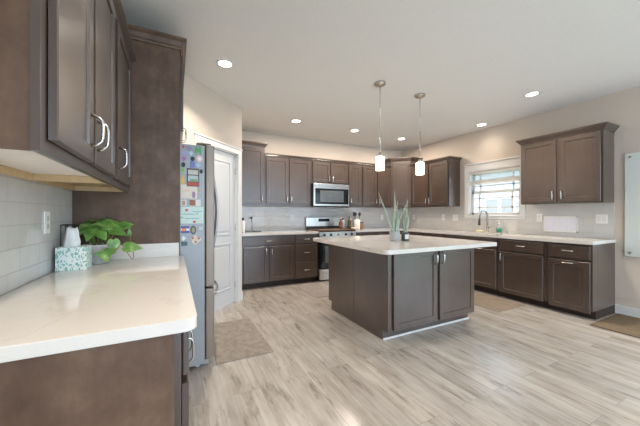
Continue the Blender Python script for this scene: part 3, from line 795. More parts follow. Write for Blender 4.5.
magnet('frog_magnet', 'green frog-shaped magnet at the left edge of the refrigerator side', 'magnet', 0.041, 0.067, 1.553, 1.590, (0.16, 0.42, 0.06), 'blob', group=G)
magnet('clip_magnet', 'black round magnet at the upper right of the photo strip', 'magnet', 0.174, 0.199, 1.551, 1.584, (0.02, 0.02, 0.025), 'round', 0.010, group=G)
o = magnet('photo_strip', 'dark-framed strip of two pictures with a red lower band', 'photo', 0.083, 0.172, 1.446, 1.588, (0.10, 0.05, 0.045), 'box', 0.004)
mark(o, 'picture', -0.036, 0.036, 0.022, 0.058, (0.50, 0.50, 0.44), 0.004); mark(o, 'picture', -0.036, 0.036, -0.032, 0.014, (0.42, 0.50, 0.50), 0.004); mark(o, 'red_band', -0.040, 0.040, -0.066, -0.038, (0.42, 0.07, 0.04), 0.004)
mark(o, 'picture', -0.022, 0.030, -0.030, -0.014, (0.15, 0.35, 0.18), 0.0048)
magnet('bottle_magnet', 'yellow bottle-shaped magnet left of the photo strip', 'magnet', 0.042, 0.067, 1.460, 1.532, (0.66, 0.42, 0.06), 'bottle', group=G)
o = magnet('drawing', 'cream paper drawing with a purple figure below the photo strip', 'drawing', 0.042, 0.157, 1.350, 1.458, (0.66, 0.60, 0.50), 'box', 0.0015)
mark(o, 'purple_figure', 0.020, 0.045, -0.050, 0.005, (0.32, 0.18, 0.32), 0.0015, 'round'); mark(o, 'pink_scribble', -0.045, 0.0, 0.0, 0.018, (0.72, 0.50, 0.42), 0.0015)
magnet('tab_magnet', 'tiny orange magnet right of the cream drawing', 'magnet', 0.170, 0.189, 1.412, 1.432, (0.62, 0.36, 0.16), 'box', group=G)
o = magnet('photo_card', 'narrow pale photo card at the left edge above the big paper', 'photo', 0.042, 0.082, 1.292, 1.342, (0.62, 0.60, 0.56), 'box', 0.002)
mark(o, 'picture', -0.012, 0.010, -0.02, 0.016, (0.40, 0.24, 0.20), 0.002)
o = magnet('photo_card', 'brown and white photo card above the big green-tinted paper', 'photo', 0.098, 0.184, 1.290, 1.345, (0.66, 0.64, 0.62), 'box', 0.002)
mark(o, 'picture', -0.040, 0.004, -0.022, 0.024, (0.28, 0.11, 0.06), 0.002)
o = magnet('child_drawing', 'large pale green paper with coloured writing and red hearts', 'drawing', 0.041, 0.203, 1.155, 1.286, (0.52, 0.66, 0.60), 'box', 0.0015)
for (x, z) in ((-0.040, 0.040), (0.015, -0.052)): mark(o, 'red_heart', x - 0.011, x + 0.011, z - 0.010, z + 0.010, (0.60, 0.04, 0.08), 0.0015, 'round')
for (x0, x1, z) in ((-0.07, 0.02, 0.008), (-0.05, 0.05, -0.026), (0.0, 0.07, 0.03)): mark(o, 'writing', x0, x1, z - 0.002, z + 0.002, (0.12, 0.20, 0.38), 0.0015)
for (x, z) in ((0.035, 0.012), (-0.072, -0.018)): mark(o, 'green_dot', x - 0.006, x + 0.006, z - 0.006, z + 0.006, (0.08, 0.35, 0.14), 0.0015, 'round')
o = magnet('flag_magnet', 'flag magnet with blue and white stripes, red ring and yellow disc', 'magnet', 0.042, 0.101, 1.082, 1.136, (0.07, 0.10, 0.34), 'box', group=G)
mark(o, 'white_stripe', -0.0295, 0.0295, -0.009, 0.009, (0.70, 0.70, 0.70), 0.004); mark(o, 'red_ring', -0.022, 0.006, -0.016, 0.016, (0.55, 0.05, 0.04), 0.0048, 'round'); mark(o, 'yellow_disc', -0.014, -0.001, -0.008, 0.008, (0.72, 0.50, 0.05), 0.0056, 'round')
o = magnet('oval_magnet', 'dark green oval magnet right of the flag magnet', 'magnet', 0.109, 0.150, 1.070, 1.138, (0.07, 0.08, 0.05), 'round', group=G)
mark(o, 'centre', -0.012, 0.012, -0.022, 0.022, (0.30, 0.28, 0.18), 0.004, 'round')
magnet('square_magnet', 'small grey-white magnet right of the dark oval magnet', 'magnet', 0.168, 0.198, 1.100, 1.128, (0.52, 0.55, 0.55), 'box', group=G)
magnet('note_magnet', 'small white note low at the left edge under the flag magnet', 'magnet', 0.042, 0.077, 1.022, 1.060, (0.66, 0.68, 0.68), 'blob', group=G)
magnet('clip_magnet', 'dark teal magnet lowest on the refrigerator side', 'magnet', 0.045, 0.087, 0.984, 1.016, (0.05, 0.12, 0.13), 'box', group=G)
o = magnet('photo_cluster', 'cutout photo of people in white clothes under the oval magnet', 'photo', 0.104, 0.189, 0.986, 1.066, (0.62, 0.54, 0.47), 'blob', 0.003)
for (x, z) in ((-0.022, 0.016), (0.0, -0.016), (0.022, 0.012)): mark(o, 'picture', x - 0.009, x + 0.009, z - 0.010, z + 0.010, (0.40, 0.15, 0.08), 0.003, 'round')

# ------------------------------------------------------------------ range and microwave
SXL, SXR = 2.324, 3.116; sw = SXR - SXL
st = thing('range', 'stainless freestanding range with black oven door and front knobs', 'range', (SXL, 4.60, 0))
b = MB(); b.box(0.0, sw, 0.03, 0.625, 0.02, 0.90); b.mi = 1; b.box(0.03, sw - 0.03, 0.07, 0.6, 0.0, 0.02); b.build('body', ['dark_metal', 'black_plastic'], st)
b = MB(); b.box(0.0, sw, 0.0, 0.56, 0.9005, 0.914, 0.003); b.build('cooktop', 'black_glass', st)
b = MB(); b.box(0.0, sw, -0.02, 0.03, 0.795, 0.90, 0.006); cp = b.build('control_panel', 'stainless', st)
for i, x in enumerate((0.10, 0.235, 0.395, 0.555, 0.69)):
    MB().tube([(x, -0.02, 0.848), (x, -0.034, 0.848), (x, -0.048, 0.848)], [0.024, 0.023, 0.018], 16).build('knob', 'dark_metal' if i != 2 else 'nickel', cp)
b = MB(); b.box(0.004, sw - 0.004, -0.015, 0.03, 0.235, 0.785, 0.005); od = b.build('oven_door', 'black_glass', st)
MB().box(0.12, sw - 0.12, -0.0165, -0.015, 0.34, 0.64).build('oven_window', 'oven_window', od)
b = MB(); b.tube([(0.06, -0.015, 0.745), (0.06, -0.06, 0.745)], 0.008, 8); b.tube([(sw - 0.06, -0.015, 0.745), (sw - 0.06, -0.06, 0.745)], 0.008, 8); b.tube([(0.03, -0.06, 0.745), (sw - 0.03, -0.06, 0.745)], 0.012, 12); b.build('handle', 'stainless', od)
b = MB(); b.box(0.004, sw - 0.004, -0.015, 0.03, 0.03, 0.225, 0.005); b.build('drawer', 'stainless', st)
b = MB(); b.box(0.0, sw, 0.562, 0.625, 0.90, 1.165, 0.01, 3); bg = b.build('backguard', 'stainless', st)
MB().box(sw * 0.34, sw * 0.66, 0.559, 0.562, 1.075, 1.135).build('display', 'black_glass', bg)
b = MB(); b.box(-0.0, sw, 0.556, 0.562, 0.915, 0.985); b.build('vent_strip', 'dark_metal', bg)
nb = thing('stove_cover', 'brown wooden noodle board lying over the cooktop', 'board', (SXL + 0.01, 4.605, 0.9145))
b = MB(); b.box(0, sw - 0.02, 0, 0.50, 0.0, 0.022, 0.003); b.build('board', 'board_wood', nb)
b = MB()
for x in (0.03, sw - 0.07): b.box(x, x + 0.02, 0.12, 0.38, 0.0225, 0.032, 0.003)
b.build('handle', 'board_wood', nb)

mw = thing('microwave', 'stainless over-the-range microwave with black glass door', 'microwave', (2.330, 4.86, 1.385))
mwid = 0.795; mh = 0.428
b = MB(); b.box(0, mwid, 0.0, 0.375, 0.0, mh); b.build('body', 'dark_metal', mw)
b = MB(); b.box(0, mwid, -0.022, -0.0005, 0.0, mh, 0.004); mdoor = b.build('door', 'stainless', mw)
MB().box(0.035, mwid - 0.022, -0.0245, -0.022, 0.035, 0.335, 0.001).build('glass_front', 'black_glass', mdoor)
MB().box(0.14, 0.66, -0.0255, -0.0245, 0.075, 0.30).build('window_panel', 'oven_window', mdoor)
b = MB(); b.box(0.05, mwid - 0.05, 0.02, 0.2, -0.012, -0.0005, 0.003); b.build('vent', 'black_plastic', mw)

# ------------------------------------------------------------------ ceiling lamps
def downlight(x, y, label, watts=DOWNLIGHT_W):
    t = thing('ceiling_light', label, 'light', (x, y, ZC), 0, 'recessed ceiling lights')
    MB().lathe([(0.062, -0.001), (0.078, -0.001), (0.084, -0.004), (0.084, -0.008), (0.064, -0.006), (0.062, -0.001)], (0, 0, 0), 32).build('trim_ring', 'white_trim', t)
    MB().lathe([(0.0, -0.004), (0.0615, -0.004), (0.0615, -0.001), (0.0, -0.001)], (0, 0, 0), 32).build('lens', 'lamp_lens', t)
    L = bpy.data.lights.new('downlight', 'AREA'); L.shape = 'DISK'; L.size = 0.12; L.energy = watts; L.color = LAMP_WARM; L.spread = math.radians(180 if y > 4 else 120)
    lo = bpy.data.objects.new('downlight', L); C.objects.link(lo); lo.parent = t; lo.location = (0, 0, -0.010)
for x, y, lab in ((0.449, 2.981, 'recessed ceiling light in front of the pantry wall'), (1.754, 4.30, 'recessed ceiling light above the cabinets left of the microwave'),
                  (2.896, 4.309, 'recessed ceiling light above the range front'), (4.05, 4.35, 'recessed ceiling light near the corner cabinet'),
                  (4.62, 3.05, 'recessed ceiling light above the sink window'), (4.005, 1.984, 'recessed ceiling light above the wall cabinet right of the window')):
    downlight(x, y, lab, 2.0 if x > 4.5 else (25.0 if y > 4 else 18.0))
for x, y, lab in ((0.45, 0.75, 'unseen ceiling light added above the near worktop aisle as fill'), (0.45, -0.9, 'unseen ceiling light added behind the camera by the left wall as fill'), (2.2, -0.6, 'unseen ceiling light added behind the camera in mid room as fill'), (4.0, -0.3, 'unseen ceiling light added above the glass board side as fill')):  # extra lamps outside the view, added to brighten the near and left side
    downlight(x, y, lab)

def pendant(x, y, zt, zb, label):
    t = thing('pendant_lamp', label, 'lamp', (x, y, ZC), 0, 'pendant lamps over the island')
    MB().lathe([(0.0, -0.0005), (0.064, -0.0005), (0.064, -0.020), (0.058, -0.026), (0.012, -0.028), (0.010, -0.040), (0.0, -0.040)], (0, 0, 0), 32).build('canopy', 'brushed_nickel', t)
    a = zt - ZC
    b = MB(); b.tube([(0, 0, -0.04), (0, 0, a * 0.55)], 0.0042, 10); b.tube([(0, 0, a * 0.55), (0, 0, a + 0.04)], 0.0062, 10)
    b.tube([(0, 0, a * 0.55 - 0.01), (0, 0, a * 0.55 + 0.01)], 0.0085, 10); b.build('rod', 'nickel', t)
    MB().lathe([(0.0, a + 0.045), (0.016, a + 0.045), (0.022, a + 0.03), (0.030, a + 0.004), (0.0, a + 0.004)], (0, 0, 0), 20).build('socket_cap', 'nickel', t)
    MB().lathe([(0.028, a + 0.003), (0.048, a + 0.0), (0.049, a - 0.004), (0.049, zb - ZC), (0.046, zb - ZC), (0.046, a - 0.006), (0.028, a - 0.004), (0.028, a + 0.003)], (0, 0, 0), 28).build('lamp_shade', 'glowing_glass', t)
pendant(2.108, 2.613, 1.885, 1.735, 'slim nickel pendant with white glass shade, on the fridge side of the island')
pendant(2.772, 2.646, 1.880, 1.730, 'slim nickel pendant with white glass shade, on the sink side of the island')

# ------------------------------------------------------------------ faucet and sink things
fa = thing('faucet', 'tall gooseneck kitchen faucet with pull-down spray head', 'faucet', (4.80, 3.066, 0.9145))
b = MB(); b.lathe([(0.0, 0.0), (0.028, 0.0), (0.028, 0.006), (0.020, 0.012), (0.018, 0.10), (0.014, 0.11), (0.0, 0.11)], (0, 0, 0), 20); b.build('base', 'nickel', fa)
P = [(0, 0, 0.10), (0, 0, 0.18), (0, 0, 0.27)]
R_ = 0.105
for k in range(1, 11):
    a = PI * k / 10 * 0.97; P.append((-R_ + R_ * math.cos(a), 0, 0.27 + R_ * math.sin(a)))
P.append((-2 * R_ - 0.004, 0, 0.235))
MB().tube(P, 0.0145, 12).build('spout', 'handle_steel', fa)
MB().tube([(-2 * R_ - 0.004, 0, 0.237), (-2 * R_ - 0.008, 0, 0.20), (-2 * R_ - 0.012, 0, 0.14), (-2 * R_ - 0.013, 0, 0.125)], [0.014, 0.017, 0.021, 0.019], 14).build('spray_head', 'black_plastic', fa)
MB().tube([(0, -0.015, 0.085), (0, -0.05, 0.09), (0, -0.11, 0.105)], [0.012, 0.009, 0.006], 10).build('handle', 'nickel', fa)
so = thing('soap_bottle', 'clear pump bottle of green soap beside the faucet', 'bottle', (4.80, 2.869, 0.9145))
MB().lathe([(0.0, 0.0), (0.036, 0.0), (0.038, 0.01), (0.038, 0.11), (0.030, 0.135), (0.014, 0.15), (0.0, 0.15)], (0, 0, 0), 22).build('bottle', 'clear_plastic', so)
MB().lathe([(0.0, 0.03), (0.0388, 0.02), (0.0388, 0.075), (0.0, 0.075)], (0, 0, 0), 22).build('label_band', 'soap_green', so)
b = MB(); b.lathe([(0.0, 0.1505), (0.016, 0.1505), (0.016, 0.17), (0.006, 0.172), (0.006, 0.20), (0.014, 0.202), (0.014, 0.215), (0.0, 0.215)], (0, 0, 0), 16); b.tube([(0, 0, 0.21), (-0.05, 0, 0.208)], 0.006, 8); b.build('pump', 'white_plastic', so)
o = MB().box(-0.03, 0.03, -0.055, 0.055, 0, 0.03, 0.006).build('sponge', 'sponge', None, (4.775, 3.19, 0.9145)); tag(o, 'pale yellow sponge lying behind the sink by the faucet', 'sponge')

# ------------------------------------------------------------------ plates, outlets, panels on the walls
def plate(label, loc, rotz, gang=1, kind='switch', group='wall plates on the backsplash'):
    w = 0.07 + 0.046 * (gang - 1)
    t = thing('light_switch' if kind == 'switch' else 'wall_outlet', label, 'switch' if kind == 'switch' else 'outlet', loc, rotz, group)
    MB().box(-w / 2, w / 2, -0.006, -0.0003, -0.058, 0.058, 0.002).build('cover_plate', 'white_plastic', t)
    for g in range(gang):
        x = (g - (gang - 1) / 2) * 0.046
        if kind == 'switch':
            b = MB(); b.box(x - 0.016, x + 0.016, -0.009, -0.006, -0.033, 0.033, 0.0015); b.build('rocker', 'ceramic_white', t)
        else:
            for z in (-0.02, 0.02):
                b = MB(); b.box(x - 0.016, x + 0.016, -0.0075, -0.006, z - 0.014, z + 0.014, 0.0007); sck = b.build('socket', 'ceramic_white', t)
                b = MB(); b.box(x - 0.007, x - 0.005, -0.0078, -0.0075, z - 0.004, z + 0.006); b.box(x + 0.005, x + 0.007, -0.0078, -0.0075, z - 0.004, z + 0.006); b.build('slots', 'dark_metal', sck)
    return t
TX = XR - 0.009
plate('white outlet on the tile behind the tissue box', (XL + 0.009, 1.985, 1.185), L90, 1, 'outlet')
plate('white outlet with black plug at the left end of the back worktop', (1.244, YB - 0.009, 1.18), 0, 1, 'outlet')
plate('white switch plate just left of the range', (2.046, YB - 0.009, 1.165), 0, 1, 'switch')
plate('white outlet on the back wall behind the left aloe', (4.28, YB - 0.009, 1.15), 0, 1, 'outlet')
plate('white outlet on the right wall by the corner behind the small dark pot', (TX, 4.84, 1.155), R90, 1, 'outlet')
plate('single white switch under the corner end of the wall cabinet left of the window', (TX, 4.037, 1.165), R90, 1, 'switch')
plate('double white switch plate left of the window', (TX, 3.76, 1.16), R90, 2, 'switch')
plate('white outlet between window and framed panel', (TX, 2.32, 1.175), R90, 1, 'outlet')
plate('double white switch plate right of the framed panel', (TX, 1.616, 1.165), R90, 2, 'switch')

fp = thing('framed_panel', 'white framed organizer panel with five columns on the backsplash', 'panel', (TX, 2.257, 0), R90)
pw = 0.40
b = MB(); f_ = 0.018
b.box(0, pw, -0.014, -0.0005, 0.972, 0.972 + f_, 0.002); b.box(0, pw, -0.014, -0.0005, 1.202 - f_, 1.202, 0.002); b.box(0, f_, -0.014, -0.0005, 0.972, 1.202, 0.002); b.box(pw - f_, pw, -0.014, -0.0005, 0.972, 1.202, 0.002)
b.build('frame', 'white_plastic', fp)
MB().box(f_, pw - f_, -0.008, -0.0005, 0.972 + f_, 1.202 - f_).build('board', 'white_plastic', fp)
for k in range(5):
    x0 = 0.03 + k * 0.0695; flat('column_tint', (0.74, 0.75, 0.83)); flat('column_text', (0.45, 0.46, 0.56))
    q = MB().box(x0, x0 + 0.061, -0.0088, -0.008, 1.0, 1.172).build('column', 'column_tint', fp)
gb = thing('glass_board', 'tall pale green glass board mounted on the right wall', 'board', (XR, 1.405, 0), R90)
MB().box(0, 0.92, -0.020, -0.014, 0.72, 1.96, 0.0015).build('glass_panel', 'board_glass', gb)
b = MB()
for x in (0.045, 0.875):
    for z in (0.765, 1.915): b.tube([(x, -0.0005, z), (x, -0.0138, z)], 0.010, 14); b.tube([(x, -0.0202, z), (x, -0.026, z)], 0.013, 16)
b.build('standoffs', 'brushed_nickel', gb)

# ------------------------------------------------------------------ things on the back worktop
def bottle(name, label, cat, loc, prof, mat, cap=None):
    t = thing(name, label, cat, loc)
    MB().lathe(prof, (0, 0, 0), 20).build('body', mat, t)
    if cap:
        r, z0, z1, m = cap; MB().lathe([(0, z0), (r, z0), (r, z1), (0, z1)], (0, 0, 0), 16).build('cap', m, t)
    return t
ZN = 0.937
bottle('spice_bottle', 'amber bottle standing on the stove board, leftmost of the bottles', 'bottle', (2.95, 4.88, ZN), [(0, 0), (0.034, 0), (0.036, 0.01), (0.036, 0.12), (0.016, 0.155), (0.014, 0.19), (0, 0.19)], 'amber', (0.017, 0.1905, 0.215, 'cream'))
bottle('spice_jar', 'grey jar with dark lid between amber and dark bottles', 'jar', (3.035, 4.93, ZN), [(0, 0), (0.032, 0), (0.034, 0.008), (0.034, 0.16), (0.026, 0.175), (0, 0.175)], 'pot_grey', (0.030, 0.1755, 0.21, 'dark_metal'))
bottle('oil_bottle', 'dark oil bottle with slim neck right of the grey jar', 'bottle', (3.085, 4.78, ZN), [(0, 0), (0.030, 0), (0.032, 0.01), (0.032, 0.14), (0.012, 0.18), (0.012, 0.22), (0, 0.22)], 'oil_dark', (0.015, 0.2205, 0.24, 'black_plastic'))
bottle('serving_bowl', 'small cream bowl in front of the utensil crock', 'bowl', (3.19, 4.72, 0.9145), [(0, 0), (0.04, 0), (0.075, 0.03), (0.082, 0.05), (0.078, 0.05), (0.06, 0.02), (0, 0.012)], 'cream')
bottle('olive_jar', 'tall brown jar behind the cream bowl', 'jar', (3.23, 4.98, 0.9145), [(0, 0), (0.036, 0), (0.04, 0.01), (0.04, 0.17), (0.03, 0.19), (0, 0.19)], 'spoon_wood', (0.032, 0.1905, 0.22, 'cream'))
cr = thing('utensil_crock', 'white ceramic utensil crock beside the range', 'crock', (3.36, 4.90, 0.9145))
MB().lathe([(0, 0), (0.056, 0), (0.062, 0.01), (0.064, 0.20), (0.058, 0.20), (0.056, 0.014), (0, 0.012)], (0, 0, 0), 26).build('body', 'ceramic_white', cr)
random.seed(3)
UT_ = [('spatula', 'black slotted spatula leaning left in the white crock', 'black_plastic', -0.036, 0.012, -0.03), ('ladle', 'black ladle upright in the white crock', 'black_plastic', -0.012, 0.036, -0.012),
       ('cooking_spoon', 'black cooking spoon leaning right in the white crock', 'black_plastic', 0.012, -0.036, 0.012), ('wooden_spoon', 'wooden spoon leaning far right in the white crock', 'spoon_wood', 0.034, 0.012, 0.036)]
for nm, lab, mt, px, py, ln in UT_:
    t = thing(nm, lab, 'utensil', (3.36 + px, 4.90 + py, 0.9275))
    MB().tube([(0, 0, 0.001), (ln * 0.4, 0, 0.14), (ln, 0, 0.26)], 0.006, 8).build('grip', mt, t)
    b = MB()
    if nm == 'spatula': b.box(ln - 0.032, ln + 0.028, -0.003, 0.003, 0.2605, 0.345, 0.002)
    else: b.tube([(ln, 0, 0.2605), (ln + 0.005, 0, 0.285), (ln + 0.01, 0, 0.315), (ln + 0.012, 0, 0.34)], [0.008, 0.028, 0.032, 0.012], 12, (1.0, 0.35), up=(0, 1, 0))
    b.build('blade', mt, t)
bottle('brown_canister', 'small brown canister right of the white crock', 'canister', (3.49, 4.93, 0.9145), [(0, 0), (0.038, 0), (0.04, 0.008), (0.04, 0.13), (0, 0.13)], 'spoon_wood', (0.041, 0.1305, 0.15, 'dark_metal'))
bottle('soap_dispenser', 'white cylindrical dispenser with dark top by the pantry corner', 'dispenser', (1.055, 5.02, 0.9145), [(0, 0), (0.036, 0), (0.038, 0.008), (0.038, 0.19), (0.02, 0.205), (0, 0.205)], 'ceramic_white', (0.022, 0.2055, 0.25, 'black_plastic'))
ch = thing('charger_cord', 'black charger cord plugged into the back outlet and coiled on the worktop', 'cord', (1.244, 5.215, 1.16))
MB().box(-0.016, 0.016, -0.034, 0.0, -0.016, 0.016, 0.004).build('plug', 'black_rubber', ch)
P = [(0, -0.03, 0), (0.0, -0.045, -0.05), (0.005, -0.05, -0.14), (0.0, -0.06, -0.20), (0.02, -0.09, -0.238)]
for k in range(20): P.append((0.08 + 0.075 * math.cos(PI + k * 0.7), -0.13 + 0.055 * math.sin(PI + k * 0.7), -0.2405))
P += [(-0.05, -0.16, -0.2405), (-0.13, -0.12, -0.2405)]
MB().tube(P, 0.0045, 6).build('cable', 'black_rubber', ch)
MB().box(-0.19, -0.125, -0.15, -0.09, -0.245, -0.215, 0.005).build('adapter', 'black_rubber', ch)

# ------------------------------------------------------------------ plants
def aloe(name, label, loc, potfn, leaves, mats):
    t = thing(name, label, 'plant', loc); potfn(t)
    b = MB()
    for (bx, by, bz, tx, ty, tz, w, cv) in leaves:
        P = []; R = []
        n = 9; p0 = Vector((bx, by, bz)); p1 = Vector((tx, ty, tz)); side = Vector((ty - by, -(tx - bx), 0)); 
        bow_ = Vector((tx - bx, ty - by, 0)) * cv
        for i in range(n):
            s = i / (n - 1); P.append(p0.lerp(p1, s) - bow_ * math.sin(PI * s) ); R.append(w * (1.0 - s ** 1.6) * (0.85 + 0.3 * s) + 0.0008)
        b.tube(P, R, 10, (1.0, 0.62), up=(tx - bx + 1e-4, ty - by + 2e-4, 0.0))
    b.build('foliage', 'aloe_leaf', t)
    return t
def pot1(t):
    b = MB(); b.lathe([(0, 0), (0.05, 0), (0.053, 0.004), (0.060, 0.105), (0.061, 0.112), (0.055, 0.112), (0.053, 0.095), (0, 0.095)], (0, 0, 0), 28); b.build('pot', 'pot_grey', t)
    MB().lathe([(0, 0.0965), (0.052, 0.0965), (0.02, 0.101), (0, 0.102)], (0, 0, 0), 20).build('soil', 'soil', t)
def pot2(t):
    b = MB(); b.lathe([(0, 0), (0.041, 0), (0.044, 0.004), (0.044, 0.098), (0.039, 0.098), (0.038, 0.085), (0, 0.085)], (0, 0, 0), 28); b.build('pot', 'pot_dark', t)
    MB().lathe([(0, 0.0865), (0.037, 0.0865), (0.02, 0.090), (0, 0.091)], (0, 0, 0), 20).build('soil', 'soil', t)
    # white paper label wrapped on the pot, facing the room
    b = MB(); r = 0.0448; rows = []
    for k in range(9):
        a = math.radians(-150 + 8 * k + 14); rows.append([b.bm.verts.new((r * math.cos(a), r * math.sin(a), z)) for z in (0.022, 0.076)])
    for p, q in zip(rows, rows[1:]): b.face([p[0], q[0], q[1], p[1]], True)
    o = b.build('pot_label', 'paper', t); o['label'] = 'white pot label'
# leaf tips relative to the pot base; the pots stand at Z 0.9145
aloe('potted_aloe', 'spiky aloe in the light grey pot on the island', (2.313, 2.60, 0.9145), pot1,
     [(-0.025, 0.0, 0.09, -0.275, -0.04, 0.565, 0.020, 0.02), (-0.01, 0.012, 0.09, 0.015, 0.02, 0.595, 0.021, -0.9), (0.02, 0.0, 0.09, 0.085, 0.045, 0.49, 0.014, 0.03),
      (0.0, -0.02, 0.09, 0.185, -0.02, 0.455, 0.018, 0.10), (0.0, -0.02, 0.09, 0.03, -0.06, 0.36, 0.020, 0.1), (0.035, 0.01, 0.09, 0.07, 0.05, 0.42, 0.017, 0.1), (-0.02, -0.01, 0.09, -0.05, -0.03, 0.33, 0.017, 0.1)], None)
aloe('potted_aloe', 'small upright aloe in the dark pot with white label on the island', (2.435, 2.555, 0.9145), pot2,
     [(0.0, 0.0, 0.08, 0.045, 0.01, 0.49, 0.020, 0.03), (0.008, 0.008, 0.08, 0.035, 0.03, 0.43, 0.019, 0.05), (-0.01, 0.0, 0.08, -0.05, 0.02, 0.38, 0.013, 0.08),
      (-0.012, -0.008, 0.08, -0.075, -0.03, 0.31, 0.013, 0.06), (0.01, -0.01, 0.08, 0.03, -0.04, 0.34, 0.019, 0.1), (0.018, 0.0, 0.08, 0.08, 0.0, 0.29, 0.015, 0.1)], None)

# pothos on the left worktop
pp = thing('potted_pothos', 'bushy green pothos trailing over its pale pot on the left worktop', 'plant', (-0.440, 2.29, 0.9145))
MB().lathe([(0, 0), (0.058, 0), (0.062, 0.004), (0.078, 0.112), (0.080, 0.122), (0.073, 0.122), (0.07, 0.10), (0, 0.10)], (0, 0, 0), 30).build('pot', 'pale_grey_pot', pp)
MB().lathe([(0, 0.1015), (0.069, 0.1015), (0.03, 0.106), (0, 0.108)], (0, 0, 0), 20).build('soil', 'soil', pp)
def heart_leaf(b, c, tip, nrm, L, Wd, fold=0.22):
    """thin folded heart-shaped leaf with drooping tip; c = stalk joint"""
    t = Vector(tip).normalized(); n = Vector(nrm); n = (n - t * n.dot(t)).normalized(); s = t.cross(n).normalized(); c = Vector(c)
    prof = [(-0.14, 0.34, 1), (-0.10, 0.62, 1), (0.04, 0.92, 1), (0.20, 1.0, 1), (0.40, 0.88, 1), (0.60, 0.64, 1), (0.80, 0.34, 1), (0.93, 0.12, 1)]
    for zs, flip in ((0.0006, False), (-0.0006, True)):
        mid = []; le = []; ri = []; lm = []; rm = []
        for a, w, _ in prof:
            dr = -0.16 * max(0, a) ** 2 * L
            m0 = c + t * (max(a, 0) * L) + n * (dr + zs)
            hw = w * Wd / 2
            le_ = c + t * (a * L) + s * hw + n * (dr + fold * hw * 0.5 + zs * 0.2); ri_ = c + t * (a * L) - s * hw + n * (dr + fold * hw * 0.5 + zs * 0.2)
            mid.append(b.bm.verts.new(m0)); le.append(b.bm.verts.new(le_)); ri.append(b.bm.verts.new(ri_))
            lm.append(b.bm.verts.new((m0 + le_) / 2 + n * fold * hw * 0.22)); rm.append(b.bm.verts.new((m0 + ri_) / 2 + n * fold * hw * 0.22))
        tp = b.bm.verts.new(c + t * L + n * (-0.16 * L + zs * 0.2))
        for r1, r2 in ((le, lm), (lm, mid), (mid, rm), (rm, ri)):
            for k in range(len(prof) - 1): b.face([r1[k], r1[k + 1], r2[k + 1], r2[k]], True)
            b.face([r1[-1], tp, r2[-1]], True)
P0 = Vector((0, 0, 0.105))
# (joint x, y, z) from the pot base; tip direction; normal; length; width
LV = [((-0.05, -0.02, 0.285), (-0.3, -0.9, -0.25), (0, -0.35, 1), 0.13, 0.105), ((0.00, 0.0, 0.300), (0.9, -0.3, -0.15), (0, -0.55, 0.9), 0.14, 0.11), ((-0.07, 0.0, 0.255), (0.2, -0.8, -0.45), (-0.2, -0.5, 0.8), 0.12, 0.10),
      ((0.06, -0.03, 0.270), (0.95, 0.0, -0.12), (0, -0.6, 0.8), 0.14, 0.10), ((0.10, 0.02, 0.262), (1, -0.15, 0.05), (0.0, -0.7, 0.7), 0.15, 0.095), ((0.02, -0.06, 0.235), (0.5, -0.6, -0.5), (0.2, -0.7, 0.6), 0.11, 0.095),
      ((-0.02, -0.07, 0.250), (-0.2, -0.6, -0.65), (-0.1, -0.8, 0.5), 0.11, 0.09), ((0.05, 0.04, 0.305), (0.8, 0.3, -0.05), (-0.1, -0.5, 0.9), 0.13, 0.10), ((-0.06, 0.04, 0.295), (-0.6, 0.3, 0.0), (0.2, -0.6, 0.8), 0.11, 0.09),
      ((0.12, -0.05, 0.240), (0.9, -0.3, -0.28), (0.1, -0.7, 0.7), 0.12, 0.09), ((-0.09, -0.05, 0.235), (-0.6, -0.6, -0.4), (-0.3, -0.6, 0.8), 0.09, 0.08), ((0.03, 0.0, 0.265), (0.1, -0.9, -0.35), (0.1, -0.4, 0.9), 0.12, 0.10),
      ((0.16, 0.03, 0.270), (0.9, -0.1, 0.15), (-0.2, -0.7, 0.6), 0.11, 0.08), ((-0.01, 0.05, 0.315), (0.2, -0.5, 0.1), (0, -0.6, 0.9), 0.12, 0.11)]
b = MB()
LV = [((c[0] * 0.68 - 0.005, c[1] * 0.8, 0.105 + (c[2] - 0.105) * 0.80), tp, nr, L_ * 0.82, W_ * 0.80) for c, tp, nr, L_, W_ in LV]
for c, tp, nr, L_, W_ in LV: heart_leaf(b, c, tp, nr, L_, W_)
# trailing vine leaves to the right
VL = [((0.095, -0.10, 0.150), (0.1, -0.2, -0.95), (0.3, -1.0, 0.3), 0.085, 0.07), ((0.10, -0.12, 0.085), (-0.95, -0.15, -0.05), (0, -0.8, 0.6), 0.10, 0.055), ((0.055, -0.13, 0.088), (0.25, -0.3, -0.85), (-0.2, -1.0, 0.3), 0.075, 0.075),
      ((0.155, -0.10, 0.105), (1.0, -0.15, -0.08), (0.0, -0.9, 0.5), 0.105, 0.075), ((0.175, -0.06, 0.175), (0.05, -0.1, 1.0), (0.5, -1, 0), 0.05, 0.028)]
for c, tp, nr, L_, W_ in VL: heart_leaf(b, c, tp, nr, L_, W_)
b.build('foliage', 'pothos_leaf', pp)
b = MB()
for i, (c, *_r) in enumerate(LV):
    q = Vector(c); p0 = P0 + Vector((0.35 * q.x, 0.35 * q.y, 0)); b.tube([p0, p0.lerp(q, 0.55) + Vector((0.1 * q.x, 0.1 * q.y, 0.012)), q], 0.0026, 6)
b.build('stems', 'stem_green', pp)
b = MB()
b.tube([(0.035, -0.03, 0.108), (0.06, -0.06, 0.15), (0.11, -0.085, 0.155), (0.15, -0.10, 0.105), (0.18, -0.11, 0.05), (0.20, -0.115, 0.022), (0.205, -0.11, 0.04), (0.195, -0.08, 0.10), (0.176, -0.06, 0.175)], 0.0027, 6)
b.tube([(0.06, -0.06, 0.15), (0.08, -0.08, 0.16), (0.095, -0.10, 0.150)], 0.0022, 6); b.tube([(0.13, -0.09, 0.13), (0.12, -0.11, 0.10), (0.10, -0.12, 0.085), (0.055, -0.13, 0.088)], 0.0022, 6)
